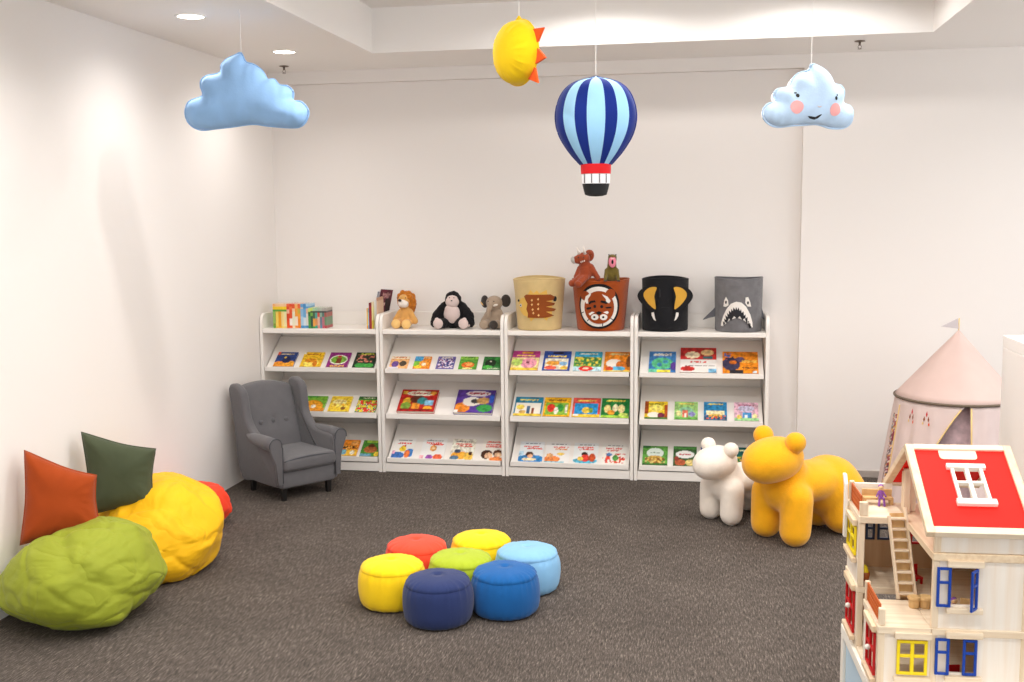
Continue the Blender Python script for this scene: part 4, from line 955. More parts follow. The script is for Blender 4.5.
# gorilla
t = thing('plush_gorilla', 'black plush gorilla with a pale face and belly, sitting on the shelf', 'soft toy', (-1.786, YS+.17, ZTOP), math.radians(4), 'soft toys on the shelf tops')
bm = new_bm(); ell(bm, (0, 0, .095), (.082, .062, .10)); ell(bm, (0, -.005, .208), (.061, .054, .062)); caps(bm, (0, 0, .15), (0, 0, .19), .055, .05)
for s in (-1, 1):
    caps(bm, (s*.062, -.005, .155), (s*.115, -.02, .09), .038, .040); caps(bm, (s*.115, -.02, .09), (s*.128, -.045, .042), .040, .036); caps(bm, (s*.045, -.03, .04), (s*.088, -.105, .042), .036, .038)
caps(bm, (0, -.01, .245), (.008, -.01, .268), .018, .008)
bd = blob('body', bm, M['fur_black'], t, .006, 4, nz=.004, nsc=60)
sub('face', t, M['fur_pink'], ((0, -.046, .194), (.050, .028, .042)), ((0, -.042, .218), (.040, .022, .026)))
sub('nostril', t, M['fur_dark'], ((0, -.074, .205), (.007, .004, .004)))
for x in (-.016, .016): sub('eye', t, M['fur_dark'], ((x, -.066, .226), .004))
sub('belly', t, M['fur_pink'], ((-.004, -.036, .105), (.062, .038, .072)), ((-.018, -.04, .135), (.040, .03, .04)))
for s in (-1, 1): sub('foot_sole', t, M['fur_pink'], ((s*.092, -.132, .044), (.036, .018, .038)), ((s*.092+s*.008, -.130, .074), (.016, .014, .014)))
sub('hand', t, M['fur_pink'], ((.115, -.07, .030), (.02, .016, .018)))
# elephant
t = thing('plush_elephant', 'grey plush elephant with dark ears sitting beside the bookcase divider', 'soft toy', (-1.478, YS+.18, ZTOP), math.radians(-10), 'soft toys on the shelf tops')
bm = new_bm(); ell(bm, (0, 0, .075), (.058, .052, .080)); ell(bm, (0, -.015, .185), (.062, .054, .054)); caps(bm, (0, 0, .12), (0, -.01, .16), .04, .045)
for s in (-1, 1): caps(bm, (s*.04, -.01, .12), (s*.075, -.035, .055), .022, .024); caps(bm, (s*.03, -.02, .035), (s*.045, -.08, .034), .03, .032)
caps(bm, (-.008, -.055, .18), (-.018, -.088, .135), .026, .018); caps(bm, (-.018, -.088, .135), (-.010, -.096, .095), .018, .013)
blob('body', bm, M['fur_taupe'], t, .006, 4, nz=.0015, nsc=40)
for s, dz in ((-1, 0), (1, .008)): sub('ear', t, M['fur_dark'], ((s*.082, .008, .192+dz), (.036, .012, .046), RZ(s*.35)))
sub('tag', t, M['ap_amber'], ((-.098, -.012, .178), (.018, .003, .005), RY(math.radians(50))))
sub('tusk', t, M['fur_cream'], ((.028, -.064, .172), (.020, .010, .008), RY(-.3)))
for x in (-.028, .016): sub('eye', t, M['fur_dark'], ((x, -.062, .200), .005))
for x, y, mm in ((-.048, -.108, 'fur_taupe'), (.030, -.112, 'fur_dark')): sub('foot', t, M[mm], ((x, y, .034), (.034, .014, .033)))
# horned dinosaur sitting on the rim of the tiger basket
ZR = ZTOP + .356
t = thing('plush_horned_dinosaur', 'rust brown plush horned dinosaur sitting on the rim of the tiger basket', 'soft toy', (-.800, YS+.002, ZR-.004), math.radians(-14), 'soft toys on the basket rim')
bm = new_bm(); ell(bm, (0, .0, .068), (.052, .046, .068)); caps(bm, (.0, 0, .11), (-.01, -.01, .145), .036, .04); ell(bm, (-.012, -.012, .160), (.052, .045, .042)); ell(bm, (-.048, -.03, .152), (.030, .028, .030))
caps(bm, (.04, .0, .10), (.088, .012, .02), .024, .02); caps(bm, (-.035, -.01, .09), (-.062, -.02, .03), .022, .018)
caps(bm, (-.02, -.035, .028), (-.062, -.075, -.008), .026, .024); caps(bm, (.012, -.03, .03), (-.015, -.085, -.012), .026, .026)
bd = blob('body', bm, M['fur_rust'], t, .006, 4, nz=.0015, nsc=40)
sub('frill', t, M['fur_rust'], ((.024, .012, .178), (.036, .014, .042), RY(.25)), ((.034, .0, .192), (.018, .012, .020)))
sub('beak', t, M['horn_grey'], ((-.074, -.04, .148), (.018, .020, .026), RY(-.4)))
for a, b_ in (((-.03, -.03, .19), (-.045, -.05, .235)), ((.008, -.03, .19), (.004, -.05, .245))):
    bm = new_bm(); cyl(bm, a, b_, .012, .003, 12); mk('horn', bm, M['fur_cream'], t, True)
for x in (-.032, .006): sub('eye', t, M['fur_dark'], ((x, -.053, .168), .005))
for k in range(3): sub('tooth', t, M['fur_cream'], ((-.012+k*.012, -.054, .136+.004*k), (.004, .004, .006)))
for x, y, z in ((-.066, -.086, -.010), (-.016, -.104, -.014)): sub('foot', t, M['fur_rust'], ((x, y, z), (.026, .016, .024)))
# open-mouthed green dinosaur
t = thing('plush_dinosaur', 'mossy green plush dinosaur with an open pink mouth, peeping over the tiger basket', 'soft toy', (-.618, YS+.01, ZR-.002), math.radians(6), 'soft toys on the basket rim')
bm = new_bm(); ell(bm, (0, .01, .045), (.052, .045, .055)); caps(bm, (0, .005, .08), (.002, -.01, .14), .034, .03); ell(bm, (.004, -.020, .165), (.032, .036, .022)); ell(bm, (.004, -.004, .15), (.032, .03, .034))
for s in (-1, 1): caps(bm, (s*.035, -.01, .075), (s*.045, -.048, .012), .016, .013)
blob('body', bm, M['fur_moss'], t, .006, 4, nz=.0015, nsc=40)
sub('mouth', t, M['felt_mouth'], ((.004, -.046, .134), (.027, .014, .040))); sub('tongue', t, M['fur_cream'], ((.004, -.050, .158), (.016, .008, .004)))
sub('throat', t, M['ap_deep'], ((.004, -.059, .134), (.008, .003, .015)))
for x in (-.02, .028): sub('eye', t, M['fur_dark'], ((x, -.040, .182), .005))
for s in (-1, 1):
    for k in (-1, 0, 1): sub('claw', t, M['fur_dark'], ((s*.045+k*.008, -.058, .004), (.004, .007, .005)))

# ------------------------------------------------------------------ hanging soft decorations
fabric('cloud_blue', '#96bfec', bump=.1, bscale=120, var=.07, vscale=7)
fabric('cloud_pale', '#bdd6ee', bump=.1, bscale=120, var=.13, vscale=9)
fabric('cloud_white', '#efedee', bump=.1, bscale=120, var=.02)
fabric('cheek_pink', '#eeaaa8', bump=.1, var=.02)
fabric('sun_yellow', '#f9cf12', bump=.1, bscale=120, var=.04)
fabric('sun_orange', '#ee5a18', bump=.1, var=.04)
fabric('balloon_navy', '#10297c', bump=.1, var=.04); fabric('balloon_sky', '#9ccdee', bump=.1, var=.03)
fabric('balloon_red', '#cf1f24', bump=.1, var=.03)
def resample(out, n):
    L = [0]
    for i in range(len(out)): L.append(L[-1]+math.dist(out[i], out[(i+1) % len(out)]))
    res = []; j = 0
    for k in range(n):
        d = L[-1]*k/n
        while L[j+1] < d: j += 1
        t = (d-L[j])/max(1e-9, L[j+1]-L[j]); a = out[j]; b_ = out[(j+1) % len(out)]
        res.append((a[0]+(b_[0]-a[0])*t, a[1]+(b_[1]-a[1])*t))
    return res
def string(parent, top, z0=0):
    mk('string', cyl(new_bm(), (0, 0, z0), (0, 0, top), .0016, n=8), M['string'], parent)
def puffy(out, c, h, seed, back, w=.115):
    """stuffed panel whose depth follows the distance from its scalloped seam"""
    bm = pillow(new_bm(), out, c, .01, 20, back=1, mi_back=1)
    seg = [(Vector(out[i]), Vector(out[(i+1) % len(out)])) for i in range(len(out))]
    inner = []
    for v in bm.verts:
        if abs(v.co.y) < 1e-7: continue
        p = Vector((v.co.x, v.co.z)); dm = 9
        for a, b_ in seg:
            ab = b_-a; t = max(0, min(1, (p-a).dot(ab)/max(1e-9, ab.length_squared))); dm = min(dm, (p-a-ab*t).length)
        sg = -1 if v.co.y < 0 else 1
        k = min(1, dm/w); y = h*(back if sg > 0 else 1)*math.sqrt(max(0, 1-(1-k)**2)) + .25*h*min(1, dm/.25)
        v.co.y = sg*y; inner.append(v)
    for _ in range(5): bmesh.ops.smooth_vert(bm, verts=inner, factor=.5, use_axis_x=False, use_axis_y=True, use_axis_z=False)
    return bm
def cloud(label, pts, cx, cy, sc, sz, ctr, h, mats, loc, rz, ztop, seed, back=1.0):
    t = thing('cloud_cushion', label, 'hanging decoration', loc, rz, 'hanging cloud cushions')
    out = resample(smooth_poly([((x-cx)/sc, (cy-y)/sz) for x, y in pts], 4), 170)
    c = ((ctr[0]-cx)/sc, (cy-ctr[1])/sz)
    bm = puffy(out, c, h, seed, back)
    body = remesh(mk('cushion', bm, mats, t, True), .0075, 8, .5)
    for m_ in mats:
        if m_.name not in [q.name for q in body.data.materials if q]: body.data.materials.append(m_)
    for v in body.data.vertices:
        e = math.exp(-((abs(v.co.y)/h-.55)/.4)**2)
        v.co += v.normal*(.006*e*noise.noise(Vector((v.co.x*30, v.co.z*9, seed))) + .006*noise.noise(Vector((v.co.x*10+seed, v.co.z*6, 2))))
    for f in body.data.polygons: f.material_index = 1 if (f.center.y > 0 and mats[1] is not mats[0]) else 0
    mk('seam', tube(new_bm(), [(x, 0, z) for x, z in out], .0042, 6, True), mats[0], body, True)
    string(t, ztop-loc[2], -.01)
    return t, body
L1 = [(358, 258), (380, 302), (420, 316), (460, 348), (483, 390), (514, 388), (540, 418), (580, 424), (607, 455), (606, 497), (645, 503), (678, 545), (670, 592), (640, 625), (590, 632), (480, 622), (400, 612), (300, 624), (220, 632), (150, 638), (102, 618), (76, 582), (72, 535), (95, 492), (160, 467), (153, 425), (155, 393), (182, 369), (250, 354), (258, 318), (285, 288), (325, 270)]
cloud('plain blue cloud cushion hanging from the ceiling by the left wall', L1, 358, 258, 925, 960, (370, 500), .075, [M['cloud_blue'], M['cloud_blue']], (-2.388, 5.40, 2.722), math.radians(8), ZC, 4)
L2 = [(435, 200), (480, 214), (532, 245), (560, 285), (578, 318), (622, 330), (645, 368), (638, 438), (680, 455), (702, 492), (692, 560), (642, 598), (560, 600), (480, 578), (400, 582), (320, 588), (240, 598), (190, 585), (150, 545), (146, 490), (178, 452), (226, 442), (206, 400), (232, 362), (300, 345), (322, 295), (360, 258), (418, 238)]
t, body = cloud('pale blue cloud cushion with a smiling face and pink cheeks, hanging at right', L2, 435, 200, 1225, 1440, (430, 470), .056, [M['cloud_pale'], M['cloud_white']], (.465, 4.985, 2.512), math.radians(27), ZT, 11, back=2.0)
bpy.context.view_layer.update()
def facepatch(name, poly, m, off=.0015):
    """felt shape laid on the front of the smiling cloud"""
    bm = new_bm(); vs = []
    cx = sum(p[0] for p in poly)/len(poly); cz = sum(p[1] for p in poly)/len(poly)
    P2 = [(p[0], p[1]) for p in poly]
    def hit(x, z):
        ok, l, n_, f = body.ray_cast(Vector((x, -1, z)), Vector((0, 1, 0)))
        return (l.y if ok else -.05) - off
    rings = []
    for k in (1, .66, .33):
        rings.append([bm.verts.new((cx+(x-cx)*k, hit(cx+(x-cx)*k, cz+(z-cz)*k), cz+(z-cz)*k)) for x, z in P2])
    c = bm.verts.new((cx, hit(cx, cz), cz)); n = len(P2)
    for A, B2 in zip(rings, rings[1:]):
        for i in range(n): bm.faces.new((A[i], A[(i+1) % n], B2[(i+1) % n], B2[i]))
    for i in range(n): bm.faces.new((rings[-1][i], rings[-1][(i+1) % n], c))
    o = mk(name, bm, m, t); sd = o.modifiers.new('s', 'SOLIDIFY'); sd.thickness = .0012; sd.offset = 0
    return o
qq = lambda pts: [((x-38-435)/1225, (200-y+14)/1440) for x, y in pts]
facepatch('cheek', qq(circ(349, 493, 38, 41, 26)), M['cheek_pink']); facepatch('cheek', qq(circ(585, 502, 33, 40, 26)), M['cheek_pink'])
for pts in (circ(356, 421, 10, 12, 12), circ(346, 404, 9, 4, 10), circ(587, 432, 8, 13, 12), circ(594, 412, 4, 7, 10)): facepatch('eye', qq(pts), M['black'])
facepatch('mouth', qq([(425, 545), (445, 552), (470, 558), (490, 548), (505, 532), (508, 536), (492, 556), (470, 566), (442, 560)]), M['black'])
facepatch('nose', qq([(472, 482), (485, 488), (498, 483), (494, 490), (485, 493), (476, 489)]), M['fur_pink'])
# sun
t = thing('sun_cushion', 'round yellow sun cushion with orange rays hanging in the middle', 'hanging decoration', (-.78, 4.62, 2.69), math.radians(-45), 'single hanging cushions')
R_ = .138
out = [(R_*math.cos(a), -R_+R_*math.sin(a)) for a in [PI/2 - 2*PI*i/110 for i in range(110)]]
bm = pillow(new_bm(), out, (0, -R_), .10, 14, wr=.007, seed=21, p=2.3, q=.52, back=.22)
body = mk('cushion', bm, M['sun_yellow'], t, True); mk('seam', tube(new_bm(), [(x, 0, z) for x, z in out], .003, 6, True), M['sun_yellow'], body, True)
for deg in (24, -13, -46):
    a = math.radians(deg); d = Vector((math.cos(a), 0, math.sin(a))); n_ = Vector((-d.z, 0, d.x)); c = Vector((0, 0, -R_)) + d*(R_-.008)
    tri = [c+n_*.034, c-n_*.034, c+d*.066]
    bm = new_bm(); prism(bm, [(p.x, p.z) for p in tri], 'y', -.006, .006, bev=.002, seg=2); mk('ray', bm, M['sun_orange'], t)
bm = new_bm(); cyl(bm, (0, 0, -.008), (0, 0, .016), .020, .003, 14); mk('hanging_tip', bm, M['sun_yellow'], t, True)
string(t, ZT-2.69, .01)
# hot-air balloon
t = thing('balloon_cushion', 'blue striped soft hot air balloon with red band and basket hanging by a string', 'hanging decoration', (-.468, 4.78, 2.462), math.radians(6), 'single hanging cushions')
k_ = 1/745
prof = [(3, 254), (18, 258), (60, 268), (90, 284), (112, 310), (126, 345), (131, 380), (128, 412), (119, 442), (103, 472), (82, 502), (62, 525), (50, 538)]
pr = [(x*k_, -(y-254)*k_) for x, y in smooth_poly(prof, 4, False)]
def fl(ph, i, r, z): 
    puff = 1 + .018*abs(math.sin(ph*5+.3))
    return r*puff*(1 - .30*abs(math.sin(ph))**2), z
NB = 120
def gore(k):
    a = abs(((k+.5)/NB*360 + 90) % 360 - 0); a = min(a, 360-a); a = min(a, 180-a)   # angle from the front/back axis
    return 1 if (a < 19 or 39.5 < a < 60) else 0
bm = new_bm(); lathe(bm, pr, NB, fl, mi=gore); en = mk('envelope', bm, [M['balloon_navy'], M['balloon_sky']], t, True)
for s in (-1, 1): mk('seam', tube(new_bm(), [(s*r*1.012, 0, z) for r, z in pr], .0035, 8), M['balloon_navy'], en, True)
def tapered(name, y0, y1, r0, r1, m, close=False):
    bm = new_bm(); lathe(bm, [(0, -(y0-254)*k_), (r0*k_, -(y0-254)*k_), ((r0*.5+r1*.5)*k_*1.01, -((y0+y1)/2-254)*k_), (r1*k_, -(y1-254)*k_), (r1*k_*.6 if close else 0, -(y1-254)*k_ - (.006 if close else 0)), (0, -(y1-254)*k_-(.008 if close else 0))], 40, lambda ph, i, r, z: (r*(1-.2*abs(math.sin(ph))**2), z)); return mk(name, bm, m, t, True, auto=40)
tapered('red_band', 536, 568, 50, 49, M['balloon_red'])
wp = tapered('rope_panel', 568, 600, 47, 45, M['cloud_white'])
for x in (-38, -14, 12, 34):
    bm = new_bm(); yb = -(47*k_)*.82*math.sqrt(max(0, 1-(x/47)**2))-.002; bx(bm, x*k_-.0015, x*k_+.0015, yb-.002, yb+.003, -(598-254)*k_, -(569-254)*k_); mk('rope', bm, M['black'], wp)
tapered('basket', 600, 636, 45, 36, M['black'], True)
string(t, ZT-2.462, -.004)

# ------------------------------------------------------------------ play tent against the right-hand wall
M['tent_roof'] = mat('tent_roof_cloth', '#dfc4bb', .85, bump=.08, bscale=200, var=.03, transl=.12)
M['tent_wall'] = mat('tent_wall_cloth', '#e6d2cd', .85, bump=.08, bscale=200, var=.04, transl=.12)
M['tent_in'] = mat('tent_inner_print', '#cbb0b4', .85, var=.22, vscale=22)
M['tent_trim'] = mat('tent_trim', '#6f6152', .8)
M['tent_yellow'] = mat('tent_yellow_binding', '#e9c98a', .8)
M['tent_flag'] = mat('tent_flag_cloth', '#cfc6c8', .85, var=.06)
tc_ = (1.560, 6.93); tent = thing('play_tent', 'pale pink castle play tent with pointed roof and flag by the right wall', 'play tent', (tc_[0], tc_[1], 0), 0)
RT, ZRIM, ZAP = .360, .728, 1.135
def rfn(ph, i, r, z): return r*(1 + .006*math.sin(ph*3+1)*(r/RT)), z - .008*math.sin(PI*min(1, r/RT))*math.cos(ph*3)**2
bm = new_bm(); pr = [(.004, ZAP)] + [(RT*(t/12)**.96, ZAP-(ZAP-ZRIM)*(t/12)) for t in range(1, 13)]
lathe(bm, pr, 72, rfn); rf = mk('roof', bm, M['tent_roof'], tent, True); sd = rf.modifiers.new('s', 'SOLIDIFY'); sd.thickness = .003
mk('rim_trim', tube(new_bm(), [(rfn(a, 0, RT+.003, ZRIM)[0]*math.cos(a), rfn(a, 0, RT+.003, ZRIM)[0]*math.sin(a), ZRIM-.004) for a in [2*PI*i/72 for i in range(72)]], .008, 8, True), M['tent_trim'], tent, True)
DOOR = math.radians(-92)                                  # direction of the parted doorway
def wall_r(ph, z): 
    f = 1-z/ZRIM
    return (RT-.004) + .105*f + .010*math.sin(ph*23)*(.25+f*.8) + .005*math.sin(ph*41+1)*f
bm = new_bm(); NW, NZ = 144, 16; V = {}
for i in range(NW):
    for j in range(NZ+1):
        z = ZRIM*j/NZ; f = 1-j/NZ; ph = 2*PI*i/NW
        d = (ph-DOOR+PI) % (2*PI) - PI
        pp = ph
        if -1.25 < d <= 0: pp = ph - .95*f**.75*(1-abs(d)/1.25)     # left curtain drawn aside
        V[i, j] = bm.verts.new((wall_r(pp, z)*math.cos(pp), wall_r(pp, z)*math.sin(pp), z))
idoor = None
for i in range(NW):
    ph0 = 2*PI*i/NW; ph1 = 2*PI*(i+1)/NW
    d0 = (ph0-DOOR+PI) % (2*PI) - PI; d1 = (ph1-DOOR+PI) % (2*PI) - PI
    if d0 <= 0 < d1 and d1-d0 < 1: continue
    for j in range(NZ): bm.faces.new((V[i, j], V[(i+1) % NW, j], V[(i+1) % NW, j+1], V[i, j+1]))
wl = mk('wall_cloth', bm, M['tent_wall'], tent, True); sd = wl.modifiers.new('s', 'SOLIDIFY'); sd.thickness = .002
bm = new_bm(); lathe(bm, [(RT+.02, .02), (RT-.03, .35), (RT-.06, .70)], 48); mk('inner_lining', bm, M['tent_in'], tent, True)
def tp(ph, z, off=.004): r = wall_r(ph, z)+off; return (r*math.cos(ph), r*math.sin(ph), z)
mk('door_binding', tube(new_bm(), [tp(DOOR+.05, z) for z in (.02, .2, .4, .55, .71)], .005, 6), M['tent_yellow'], wl, True)
mk('door_binding', tube(new_bm(), [tp(DOOR-.02-.95*(1-z/ZRIM)**.75, z) for z in (.02, .15, .3, .42, .52, .6, .65, .70)], .005, 6), M['tent_yellow'], wl, True)
for ph in (-2.86,): mk('seam_binding', tube(new_bm(), [tp(ph, z, .002) for z in (.02, .2, .4, .6, .68)], .004, 6), M['tent_yellow'], wl, True)
# patterned ribbon down the left edge
bm = new_bm(); lay = bm.verts.layers.float_color.new('Col'); W = []
for j in range(61):
    row = []
    z = .02 + .60*j/60
    for i in range(7):
        ph = -3.06 + .20*i/6
        n_ = noise.noise(Vector((i*.5, j*.42, 3))); c = '#e7d3cf'
        if n_ > .05: c = '#8a2a40'
        if n_ < -.12: c = '#3f3a44'
        if abs(noise.noise(Vector((i*.9, j*.7, 9)))) < .05: c = '#e2a23c'
        v = bm.verts.new(tp(ph, z, .004)); v[lay] = (*lin(c), 1); row.append(v)
    W.append(row)
for j in range(60):
    for i in range(6): bm.faces.new((W[j][i], W[j][i+1], W[j+1][i+1], W[j+1][i]))
o = mk('patterned_ribbon', bm, M['print'], wl); sd = o.modifiers.new('s', 'SOLIDIFY'); sd.thickness = .002
for ph0, sc in ((-2.52, .9), (-2.24, 1.05)):
    for (dx, z, c, hgt) in ((-.035, .625, 'ap_brown', .028), (0, .655, 'balloon_red', .03), (.035, .625, 'ap_brown', .028), (-.05, .60, 'tent_yellow', .018), (.05, .597, 'sun_orange', .02)):
        bm = new_bm(); vs = [bm.verts.new(tp(ph0+a*sc, z_, .0035)) for a, z_ in ((dx-.014, z), (dx, z+hgt*.7), (dx+.014, z), (dx, z-hgt*.5))]; bm.faces.new(vs); o = mk('printed_tassel', bm, M[c], wl); sd = o.modifiers.new('s', 'SOLIDIFY'); sd.thickness = .001
fl_ = new_bm(); cyl(fl_, (0, 0, ZAP-.02), (0, 0, ZAP+.075), .004, .004, 8); ps = mk('flag_pole', fl_, M['tent_yellow'], tent, True)
bm = new_bm(); prism(bm, [(0, ZAP+.004), (-.014, ZAP+.012), (-.105, ZAP+.022), (-.055, ZAP+.048), (-.008, ZAP+.074)], 'y', -.003, .003, bev=.001, seg=1); mk('flag', bm, M['tent_flag'], tent)

# ------------------------------------------------------------------ white cabinet at the right edge
M['cab'] = mat('white_melamine', '#efe9e3', .4)
cb = thing('cabinet', 'tall plain white cabinet at the right edge of the room in front of the tent', 'cabinet', (1.194, 3.75, 0))
bm = new_bm(); bx(bm, 0, .80, 0, .80, 1.316, 1.364, bev=.002, seg=1); mk('top_board', bm, M['cab'], cb)
for x in (0, .762):
    bm = new_bm(); bx(bm, x, x+.038, .002, .798, 0, 1.3155, bev=.002, seg=1); mk('side_panel', bm, M['cab'], cb)
bm = new_bm(); bx(bm, .0385, .7615, .785, .797, .03, 1.315); mk('back_panel', bm, M['cab'], cb)
for z in (.0, .33, .66, .99):
    bm = new_bm(); bx(bm, .0385, .7615, .01, .784, z, z+.02, bev=.001, seg=1); mk('shelf_board', bm, M['cab'], cb)

# ------------------------------------------------------------------ wooden dolls' house on a low table
M['pine'] = wood_mat('pine_wood', '#ead6ba', .88, 'Z'); M['pine_x'] = wood_mat('pine_wood_along', '#ecdac0', .88, 'X'); M['pine_y'] = wood_mat('pine_wood_deep', '#e6cfaf', .86, 'Y')
M['birch'] = wood_mat('whitewashed_board', '#efe5d8', .95, 'Z', .6)
M['pine_shade'] = wood_mat('pine_inner_shade', '#c9a27a', .88, 'Z', .7)  # same pine, coloured darker to stand in for shade inside the house
M['pale'] = mat('pale_painted_board', '#f3ece0', .5)
M['d_red'] = mat('red_paint', '#e81a0c', .6, spec=.2); M['d_dred'] = mat('red_window_paint', '#c41418', .4)
M['d_yel'] = mat('yellow_paint', '#f0d418', .4); M['d_blue'] = mat('blue_paint', '#0f3f9e', .4); M['d_navy'] = mat('dark_window_paint', '#22304c', .4)
M['d_or'] = mat('orange_lattice', '#bb5a22', .5); M['d_purple'] = mat('purple_felt', '#8d55a8', .7); M['d_skin'] = mat('doll_wood', '#e0b98c', .55)
M['tan_wood'] = wood_mat('tan_toy_wood', '#d8b27a', .88, 'Z'); M['ice'] = mat('pale_blue_panel', '#bcd3e2', .5); M['brownpot'] = mat('brown_toy', '#a8551f', .5)
HZ = .39; HA = .04
hs = thing('dolls_house', 'open wooden dolls house with red roof and colourful windows at lower right', "dolls' house", (.650, 3.557, HZ), HA)
def Z(z): return z - HZ
def part(name, m, *boxes, parent=None, bev=.0015):
    bm = new_bm()
    for b in boxes: bx(bm, b[0], b[1], b[2], b[3], Z(b[4]), Z(b[5]), bev=bev, seg=1)
    return mk(name, bm, m, parent or hs)
def holes(name, m, axis, c0, c1, a0, a1, z0, z1, hl, parent=None):
    """wall sheet in the (a, z) plane between c0 and c1 with rectangular openings (a0, a1, z0, z1)"""
    bm = new_bm()
    As = sorted(set([a0, a1] + [h[0] for h in hl] + [h[1] for h in hl])); Zs = sorted(set([z0, z1] + [h[2] for h in hl] + [h[3] for h in hl]))
    cache = {}
    def vert(a, z, c):
        k = (round(a, 5), round(z, 5), c)
        if k not in cache: cache[k] = bm.verts.new((a, c, Z(z)) if axis == 'u' else (c, a, Z(z)))
        return cache[k]
    def solid(i, j):
        if not (0 <= i < len(As)-1 and 0 <= j < len(Zs)-1): return False
        ca, cz = (As[i]+As[i+1])/2, (Zs[j]+Zs[j+1])/2
        return not any(h[0] < ca < h[1] and h[2] < cz < h[3] for h in hl)
    for i in range(len(As)-1):
        for j in range(len(Zs)-1):
            if not solid(i, j): continue
            A, B, C, D = As[i], As[i+1], Zs[j], Zs[j+1]
            for c in (c0, c1): bm.faces.new([vert(A, C, c), vert(B, C, c), vert(B, D, c), vert(A, D, c)])
            for di, dj, p, q in ((-1, 0, (A, C), (A, D)), (1, 0, (B, C), (B, D)), (0, -1, (A, C), (B, C)), (0, 1, (A, D), (B, D))):
                if not solid(i+di, j+dj): bm.faces.new([vert(*p, c0), vert(*q, c0), vert(*q, c1), vert(*p, c1)])
    return mk(name, bm, m, parent or hs)
U0, U1, U2, VF, VB = -.122, .030, .305, -.285, .285
G0, G1 = -.05, .06                                         # the gap between front terrace and rear room
# storeys
part('floor_board', M['pine_x'], (U0, U2, VF, VB, .390, .405))
part('floor_board', M['pine_x'], (U1, U2, VF-.006, VB, .590, .612))
part('terrace_deck', M['pine_x'], (U0-.004, U1-.001, VF-.006, G0, .590, .612))
part('floor_board', M['pine_x'], (U0-.004, U1-.001, G1, VB, .590, .612))
part('floor_board', M['pine_y'], (U1-.004, U2, VF-.006, VB, .822, .845))
part('balcony_deck', M['pine_x'], (U0-.004, U1-.005, G1-.004, VB, .832, .855))
# walls
BW = (.082, .162, .474, .580); YWN = (-.069, .020, .464, .572)
fw = holes('front_wall', M['birch'], 'u', VF, VF+.008, U0+.001, U2-.001, .4055, .5895, [BW, YWN])
BW2 = (.080, .160, .686, .800)
fw2 = holes('front_wall', M['birch'], 'u', VF, VF+.008, U1+.001, U2-.001, .6125, .8215, [BW2])
fw3 = part('knee_wall', M['birch'], (U1+.01, U2-.001, VF+.004, VF+.012, .8455, .925))
bwh = [(-.062, -.030, .712, .795), (-.022, .024, .712, .795), (.089, .125, .70, .765)]
bw = holes('back_wall', M['pine_shade'], 'u', VB-.008, VB-.001, U0+.001, U2-.001, .6125, .8315, bwh)
bwl = holes('back_wall', M['pine_shade'], 'u', VB-.008, VB-.001, U0+.001, U2-.001, .4055, .5895, [(-.03, .05, .47, .56)])
part('right_wall', M['pine_shade'], (U2-.009, U2-.001, VF+.009, VB-.009, .4055, .5895)); part('right_wall', M['pine_shade'], (U2-.009, U2-.001, VF+.009, VB-.009, .6125, .8215))
LW = [(.105, .255, .705, .805)]
lw = holes('left_wall', M['birch'], 'v', U0, U0+.008, G1+.015, VB-.009, .6125, .8315, LW)
lwr = holes('left_wall', M['birch'], 'v', U0, U0+.008, G1+.015, VB-.009, .4055, .5895, [(.10, .24, .435, .58)])
lwf = holes('left_wall', M['birch'], 'v', U0, U0+.008, VF+.017, G0, .4055, .5895, [(-.255, -.13, .44, .575)])
# posts
for (u, v, z0, z1) in ((U0-.002, VF-.003, .4055, .5895), (U1-.001, VF-.003, .4055, .5895), (U2-.018, VF-.003, .4055, .5895), (U1-.001, VF-.003, .6125, .8215), (U2-.018, VF-.003, .6125, .8215),
                       (U0-.002, G1, .4055, .5895), (U0-.002, G1, .6125, .8315), (U1+.001, VF, .8455, .930), (U2-.018, VF, .8455, .925)):
    part('corner_post', M['pine'], (u, u+.019, v, v+.018, z0, z1))
part('attic_post', M['pine'], (U1+.004, U1+.024, .14, .162, .8455, 1.0)); part('attic_post', M['pine'], (U1+.004, U1+.05, .168, .182, .8455, .985))
part('balcony_back', M['pale'], (U0, U1-.006, VB-.008, VB, .8555, .915))
# windows
def win(parent, name, m, axis, c, a0, a1, z0, z1, bar=.009, dep=.008, cross=.55, mull=True):
    bm = new_bm()
    def b(x0, x1, y0, y1):
        if axis == 'u': bx(bm, x0, x1, c, c+dep, Z(y0), Z(y1), bev=.001, seg=1)
        else: bx(bm, c, c+dep, x0, x1, Z(y0), Z(y1), bev=.001, seg=1)
    b(a0, a0+bar, z0, z1); b(a1-bar, a1, z0, z1); b(a0+bar, a1-bar, z0, z0+bar); b(a0+bar, a1-bar, z1-bar, z1)
    zc = z0+(z1-z0)*cross
    if mull:
        am = (a0+a1)/2; b(am-bar*.6, am+bar*.6, z0+bar, z1-bar); b(a0+bar, am-bar*.6, zc-bar/2, zc+bar/2); b(am+bar*.6, a1-bar, zc-bar/2, zc+bar/2)
    else: b(a0+bar, a1-bar, zc-bar/2, zc+bar/2)
    return mk(name, bm, m, parent)
def sills(parent, a0, a1, z0, z1, axis='u', c=VF):
    for nm, zz0, zz1, d in (('window_sill', z0-.022, z0-.006, .018), ('lintel', z1+.006, z1+.026, .016)):
        bm = new_bm()
        if axis == 'u': bx(bm, a0-.008, a1+.010, c-d, c-.0005, Z(zz0), Z(zz1), bev=.0015, seg=1)
        else: bx(bm, c-d, c-.0005, a0-.008, a1+.008, Z(zz0), Z(zz1), bev=.0015, seg=1)
        mk(nm, bm, M['pine_x'] if axis == 'u' else M['pine_y'], parent)
win(fw, 'yellow_window', M['d_yel'], 'u', VF-.009, *YWN); sills(fw, *YWN)
SH = .041
